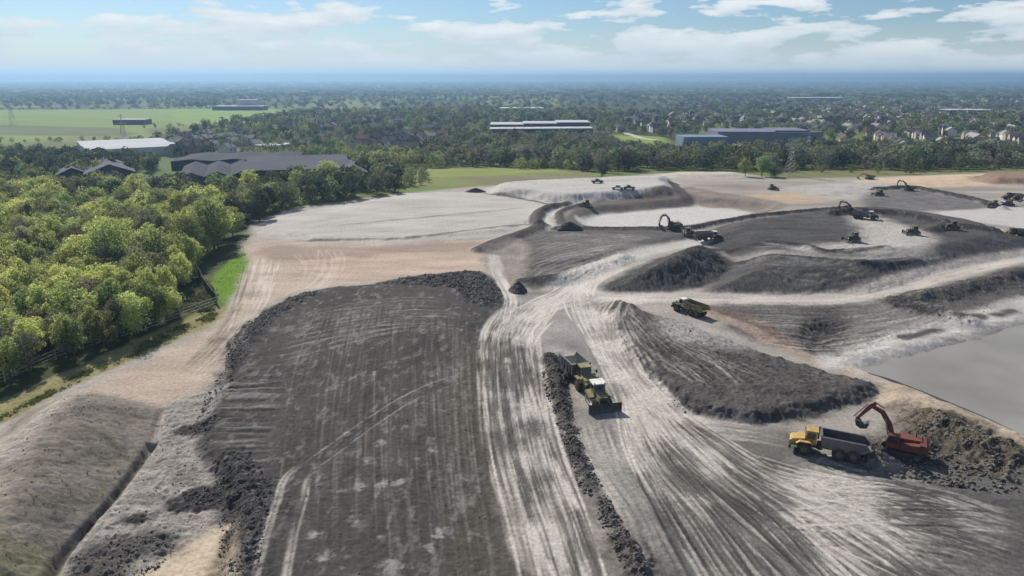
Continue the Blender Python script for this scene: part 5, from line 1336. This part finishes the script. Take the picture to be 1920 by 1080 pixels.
# loading point at the lower right
q = spot(1553, 852, 0)
dump_truck('yellow articulated dump truck with a dark body being loaded by the red excavator', q, head(-.92, .36), 'yellow', scale=0.93)
def rock_heap(label, px, py, rx, ry, h, seed, mat='rock', name='rock_heap', cat='rock heap', rz=0):
    x, y, z = spot(px, py, 0)
    n, m = 40, 26; V = [(0, 0, h)]; F = []
    for j in range(1, m + 1):
        r = j / m
        for i in range(n):
            a = 2 * math.pi * i / n; rr = r * (1 + 0.25 * (float(vnoise(np.array(a * 1.3), np.array(seed * 3.1), seed)) - .5))
            X_, Y_ = rx * rr * math.cos(a), ry * rr * math.sin(a)
            b = abs(float(vnoise(np.array(X_ * 2.2 + 40), np.array(Y_ * 2.2), seed + 1)) - .5) + 0.6 * abs(float(vnoise(np.array(X_ * 4.6 + 40), np.array(Y_ * 4.6), seed + 2)) - .5)
            V.append((X_, Y_, h * (1 - r) ** 0.85 + (0.55 - b * 1.3) * 0.75 * (1 - r ** 3) - 0.15))
    for i in range(n): F.append((0, 1 + i, 1 + (i + 1) % n))
    for j in range(m - 1):
        for i in range(n):
            a, b = 1 + j * n + i, 1 + j * n + (i + 1) % n; F.append((a, a + n, b + n, b))
    o = mesh_obj(name, V, F, M[mat]); o.location = (x, y, z); o.rotation_euler = (0, 0, rz)
    return tag(o, label, cat)
rock_heap('heap of broken grey rock between the dump truck and the red excavator', 1650, 868, 3.4, 2.4, 1.5, 3, rz=-0.5)
M['dark_spoil'] = mat_plain('dark_spoil', (0.075, 0.072, 0.07), 0.95, 0, 0.45, 1.2)
q = spot(1688, 852, 0)
excavator('rusty red excavator with raised boom beside the lagoon bank', q, head(-.88, .47), 'red', boom=[(1.0, 1.9), (1.8, 4.0), (2.8, 5.5), (4.2, 6.1)], stick=[(3.7, 6.6), (4.2, 6.1), (5.7, 3.9)], curl=-0.5)
# pair in the middle of the haul road
q = spot(1084, 714, 0)
dump_truck('pale yellow dump truck facing the camera behind the bulldozer on the haul road', q, head(.30, -1), 'pale_yellow', scale=1.05)
q = spot(1122, 758, 0)
bulldozer('pale yellow bulldozer with wide black blade leading the dump truck down the haul road', q, head(.22, -1), 'pale_yellow', roofp='white', blade=4.6, scale=1.08)
q = spot(1294, 588, 0)
dump_truck('white cabbed dump truck driving away where the roads fork', q, head(-.62, .80), 'dull_yellow', 'white', scale=0.82, bodym='pale_yellow')
# machines farther back
for (kind, px, py, dx, dy, lab, kw) in (
    ('e', 1262, 431, -1, .1, 'dark excavator with arched boom on the berm in front of the pale basin', dict(boom=[(1.0, 1.9), (1.6, 3.9), (2.7, 5.0), (4.0, 4.6)], stick=[(3.5, 5.2), (4.0, 4.6), (4.7, 2.3)], scale=0.95)),
    ('b', 1291, 442, 1, .2, 'dark bulldozer just right of the arched boom excavator', {}),
    ('d', 1327, 450, 1, -.1, 'dark dump truck with white cab below the berm of the basin', dict(cabp='white')),
    ('b', 1599, 453, -1, -.15, 'dark bulldozer on the pale floor of the high bench', dict(scale=0.8)),
    ('e', 1602, 402, -.8, .5, 'dark excavator digging at the dark berm behind the high bench', {}),
    ('d', 1620, 411, .9, -.5, 'pale cabbed dump truck waiting under the excavator on the high bench', dict(cabp='white')),
    ('b', 1711, 440, -1, .1, 'small dark bulldozer at the right end of the high bench', dict(scale=0.8)),
    ('b', 1784, 430, -1, .1, 'bulldozer working along the dark ridge beside the far right track', dict(scale=0.8)),
    ('d', 1908, 444, -1, .15, 'dark dump truck cut by the right edge of the photo', {}),
    ('b', 1648, 367, -1, .0, 'dark bulldozer at the left end of the far dark ridge', dict(scale=0.8)),
    ('e', 1704, 357, -1, .2, 'dark excavator on top of the far dark ridge', {}),
    ('b', 1862, 388, -1, .3, 'bulldozer by the pale pond at far right', dict(scale=0.8)),
    ('e', 1890, 385, 1, .1, 'excavator beside the pale pond at far right', {}),
    ('d', 1899, 374, -1, .1, 'dump truck on the tan ground above the pale pond', {}),
    ('e', 1630, 336, -1, .05, 'orange excavator by the meadow at the back of the site', dict(paint='orange', boom=[(1.0, 1.9), (2.2, 3.2), (4.0, 3.3), (6.0, 2.6)], stick=[(5.5, 3.1), (6.0, 2.6), (7.2, 1.6)])),
    ('b', 1099, 387, -1, .2, 'lone bulldozer at the top of the curved ramp left of the basin', dict(scale=0.8)),
    ('b', 1448, 356, 1, 0, 'bulldozer half hidden on the pale ground at the far side', {}),
):
    q = spot(px, py, 0); rz = head(dx, dy); kw.setdefault('scale', 0.78)
    if kind == 'e': excavator(lab, q, rz, group='machines at the back of the site', **kw)
    elif kind == 'b': bulldozer(lab, q, rz, group='machines at the back of the site', **kw)
    else: dump_truck(lab, q, rz, 'dull_yellow', group='machines at the back of the site', **kw)
pickup('white pickup on the far pale platform', spot(1158, 355, 1), head(-1, .2), 'white', 'vehicles parked on the far platform')
pickup('dark grey pickup beside the white one on the far pale platform', spot(1179, 355, 1), head(1, -.1), 'grey_paint', 'vehicles parked on the far platform')
pickup('dark pickup at the back edge of the far platform', spot(1120, 343, 1), head(1, .1), 'grey_paint', 'vehicles parked on the far platform')
rock_heap('dark lump of spoil at the near end of the curved ramp', 1068, 428, 4.2, 2.6, 2.2, 9, 'dark_spoil', 'spoil_heap', 'spoil heap')
rock_heap('ragged dark spoil lump at the road junction', 972, 545, 2.2, 3.2, 2.3, 12, 'dark_spoil', 'spoil_heap', 'spoil heap', 0.2)
rock_heap('low dark spoil heap on the meadow at the back left of the site', 892, 360, 5, 3, 1.7, 15, 'dark_spoil', 'spoil_heap', 'spoil heap')

# ------------------------------------------------------------------ fences, screen, pylons
def fence(name, label, px, sp=4.2, h=1.9, rails=3, z0=None):
    P = catmull(W(px, z0), 8); L = np.hypot(*np.diff(P, axis=0).T).sum(); n = int(L / sp)
    S = resample(P, n); Z = gz(S[:, 0], S[:, 1])
    o0 = Vector((S[0][0], S[0][1], Z[0])); t = thing(name, label, 'fence', o0)
    pts = [Vector((S[i][0], S[i][1], Z[i])) - o0 for i in range(n)]
    for p in pts:
        m = MB(); m.box((p.x, p.y, p.z + h / 2 - 0.1), (0.2, 0.2, h + 0.3)); m.build('post', M['post'], t)
    m = MB()
    for i in range(n - 1):
        for k in range(rails): m.bar(pts[i] + Vector((0, 0, h * (k + 1) / rails - 0.12)), pts[i + 1] + Vector((0, 0, h * (k + 1) / rails - 0.12)), 0.06, 0.09)
    m.build('wire', M['post'], t)
fence('boundary_fence', 'long post and wire fence on the grass verge beside the left wood', [(-160, 795), (0, 722), (120, 668), (250, 628), (340, 596), (408, 572)])

def screen_fence():
    P = resample(catmull(W([(368, 512), (380, 540), (393, 562), (407, 580)], -1.0), 6), 9); Z = gz(P[:, 0], P[:, 1])
    o0 = Vector((P[0][0], P[0][1], Z[0])); t = thing('screen_fence', 'dark green netting screen fence running down to the grass verge', 'fence', o0)
    Q = [Vector((P[i][0], P[i][1], Z[i])) - o0 for i in range(9)]
    m = MB()
    for i in range(8):
        a, b = Q[i], Q[i + 1]; m.bar(a + Vector((0, 0, 1.25)), b + Vector((0, 0, 1.25)), 0.05, 2.5)
    m.build('netting', M['screen'], t)
    for p in Q:
        m = MB(); m.box((p.x + .1, p.y, p.z + 1.3), (0.12, 0.12, 2.8)); m.bar((p.x + .1, p.y, p.z + 2.2), (p.x + 1.2, p.y + .3, p.z), 0.08); m.build('post', M['post'], t)
screen_fence()

def pylon(label, px, py, h):
    x, y = place(px, py); t = thing('pylon', label, 'pylon', (x, y, float(gz(x, y)[0])), R(15), 'electricity pylons')
    w = h * 0.11
    for sx in (-1, 1):
        for sy in (-1, 1):
            m = MB(); m.bar((sx * w, sy * w, 0), (sx * w * .25, sy * w * .25, h * .72), h * .006); m.bar((sx * w * .25, sy * w * .25, h * .72), (0, 0, h), h * .005); m.build('leg', M['galv'], t)
    m = MB(); L = 7
    for k in range(L):
        z0, z1 = h * .72 * k / L, h * .72 * (k + 1) / L; a, b = w * (1 - .75 * k / L), w * (1 - .75 * (k + 1) / L)
        for s in (-1, 1):
            m.bar((-a, s * a, z0), (b, s * b, z1), h * .0035); m.bar((s * a, -a, z0), (s * b, b, z1), h * .0035); m.bar((a, s * a, z0), (-b, s * b, z1), h * .0035)
    m.build('lattice', M['galv'], t)
    for zz, ll in ((.66, .17), (.78, .21), (.9, .15)):
        m = MB(); m.bar((-h * ll, 0, h * zz), (h * ll, 0, h * zz), h * .009); m.bar((-h * ll, 0, h * zz), (0, 0, h * (zz + .05)), h * .006); m.bar((h * ll, 0, h * zz), (0, 0, h * (zz + .05)), h * .006); m.build('cross_arm', M['galv'], t)
pylon('electricity pylon standing in front of the white warehouse at left', 233, 266, 24)
pylon('electricity pylon before the dark wood at centre right', 1480, 330, 20)
pylon('electricity pylon at the far left edge of the fields', 24, 232, 30)
pylon('electricity pylon just right of the one before the dark wood', 1512, 300, 22)

# ------------------------------------------------------------------ loose rubble
def rubble():
    zones = [([(1016, 668), (1040, 662), (1062, 700), (1080, 790), (1112, 870), (1160, 960), (1245, 1110), (1200, 1120), (1135, 990), (1085, 905), (1048, 800), (1018, 715)], 6500, (.05, .26), .55),
             ([(420, 690), (425, 640), (475, 590), (560, 550), (600, 555), (540, 590), (480, 640), (455, 690), (400, 760), (362, 800), (385, 740)], 2600, (.06, .28), .25),
             ([(400, 870), (450, 860), (515, 905), (500, 1000), (480, 1120), (405, 1120), (412, 1000)], 2600, (.04, .18), .2),
             ([(740, 522), (800, 512), (900, 508), (942, 545), (938, 568), (872, 564), (850, 540)], 2200, (.10, .40), .3),
             ([(345, 930), (400, 915), (405, 945), (350, 950)], 260, (.06, .24), .1), ([(355, 800), (410, 790), (400, 810), (360, 812)], 200, (.06, .24), .1),
             ([(140, 1040), (200, 1010), (330, 1000), (340, 1030), (220, 1120), (110, 1120)], 700, (.05, .22), .05),
             ([(300, 780), (400, 720), (390, 800), (390, 1000), (150, 1060)], 500, (.05, .16), .05),
             ([(1600, 870), (1640, 820), (1760, 790), (1900, 850), (1940, 930), (1800, 910), (1660, 890)], 2200, (.06, .4), .4),
             ([(1180, 560), (1240, 600), (1640, 725), (1440, 785), (1280, 760), (1160, 650)], 900, (.06, .2), 1.2),
             ([(430, 700), (900, 620), (960, 1080), (520, 1080)], 700, (.05, .15), 1.2),
             ([(1640, 560), (1900, 510), (1960, 520), (1800, 610)], 900, (.06, .22), .8)]
    base = np.array([(1, 0, 0), (-1, 0, 0), (0, 1, 0), (0, -1, 0), (0, 0, 1), (0, 0, -1)], float)
    tri = np.array([(0, 2, 4), (2, 1, 4), (1, 3, 4), (3, 0, 4), (2, 0, 5), (1, 2, 5), (3, 1, 5), (0, 3, 5)])
    VV, FF, k = [], [], 0
    for (px, n, sz, z0) in zones:
        P = W(px, z0); lo, hi = P.min(0), P.max(0)
        q = RNG.uniform(lo, hi, (n * 5, 2)); q = q[inside(P, q[:, 0], q[:, 1])]; q = q[fbm(q[:, 0] * .45, q[:, 1] * .45, 71, 3) > RNG.uniform(.25, .68, len(q))][:n]; m = len(q)
        s = sz[0] + (sz[1] - sz[0]) * RNG.random(m) ** 5
        v = base[None] * (s[:, None, None] * RNG.uniform(.6, 1.3, (m, 6, 1))) + RNG.normal(size=(m, 6, 3)) * .22 * s[:, None, None]
        v[..., 2] *= .75
        v[..., 0] += q[:, :1]; v[..., 1] += q[:, 1:]; v[..., 2] += (gz(q[:, 0], q[:, 1]) + s * .25)[:, None]
        VV.append(v.reshape(-1, 3)); FF.append((tri[None] + (np.arange(m) * 6)[:, None, None] + k).reshape(-1, 3)); k += m * 6
    me = np_mesh('rubble', np.concatenate(VV), np.concatenate(FF), mat_plain('rubble_stone', (0.17, 0.158, 0.145), 0.9, 0, 0.6, 0.9, (0.05, 0.046, 0.043), spec=0.15))
    o = bpy.data.objects.new('rubble', me); COL.link(o)
    tag(o, 'countless loose dark stones along the windrow and the margins of the graded platform', kind='stuff')
rubble()

def tufts():
    g = np.random.default_rng(9); P_, S_, C_ = [], [], []
    for px, n, z0, sz, col in (([(150, 742), (300, 768), (276, 842), (200, 935), (110, 1040), (80, 1078), (0, 1078), (0, 900), (60, 810)], 220, 2, (.08, .2), (0.18, 0.175, 0.10)),
                     ([(-60, 805), (0, 770), (250, 648), (400, 586), (420, 592), (250, 668), (60, 752)], 2200, 0, (.12, .45), (0.15, 0.17, 0.06)),
                     ([(335, 566), (385, 525), (402, 548), (405, 582), (350, 588)], 500, 0, (.2, .8), (0.14, 0.15, 0.075)),
                     ([(1700, 770), (1780, 785), (1930, 860), (1930, 910), (1800, 850), (1720, 810)], 180, .5, (.1, .3), (0.17, 0.15, 0.08)),
                     ([(398, 522), (440, 484), (470, 466), (455, 520), (425, 575)], 260, 0, (.08, .2), (0.13, 0.24, 0.03))):
        P = W(px, z0); q = g.uniform(P.min(0), P.max(0), (n * 5, 2)); q = q[inside(P, q[:, 0], q[:, 1])]
        q = q[fbm(q[:, 0] * .3, q[:, 1] * .3, 81, 3) > g.uniform(.3, .65, len(q))][:n]
        P_.append(q); S_.append(g.uniform(*sz, len(q))); C_.append(np.array(col)[None] * g.uniform(.6, 1.5, (len(q), 1)))
    q, sz, c = np.concatenate(P_), np.concatenate(S_), np.concatenate(C_); z = gz(q[:, 0], q[:, 1]); k = 12; n = len(q)
    cen = np.stack([q[:, 0], q[:, 1], z + sz * .3], 1)[:, None] + g.normal(size=(n, k, 3)) * sz[:, None, None] * np.array([.5, .5, .22])
    d1 = g.normal(size=(n, k, 3)); d1[..., 2] += 1; d2 = g.normal(size=(n, k, 3)); d1 *= sz[:, None, None] * .28; d2 *= sz[:, None, None] * .15
    V = np.stack([cen - d1, cen - d2, cen + d1, cen + d2], 2).reshape(-1, 3)
    me = np_mesh('grass_tufts', V, quads(len(V)), mat_leaf('leaf_grass', (0, 0, 0), 0.3, attr=True))
    at = me.attributes.new('col', 'FLOAT_COLOR', 'POINT'); at.data.foreach_set('color', np.concatenate([np.repeat(c, k * 4, 0), np.ones((n * k * 4, 1))], 1).astype(np.float32).ravel())
    o = bpy.data.objects.new('grass_tufts', me); COL.link(o)
    tag(o, 'rough grass and weeds dotted over the left mound and along the verges', kind='stuff')
tufts()

# ------------------------------------------------------------------ haze
def haze():
    m = MB(); m.box((0, 12000, -16), (70000, 37000, 216))
    mt = bpy.data.materials.new('haze_air'); mt.use_nodes = True
    nt = mt.node_tree; nt.nodes.clear()
    out = nt.nodes.new('ShaderNodeOutputMaterial'); v = nt.nodes.new('ShaderNodeVolumePrincipled')
    v.inputs['Color'].default_value = (0.285, 0.47, 0.70, 1)
    v.inputs['Density'].default_value = 1.5e-4
    v.inputs['Anisotropy'].default_value = 0.42
    nt.links.new(v.outputs[0], out.inputs['Volume'])
    o = m.build('haze', mt)
    tag(o, 'thin blue haze over the whole plain', kind='stuff')
haze()
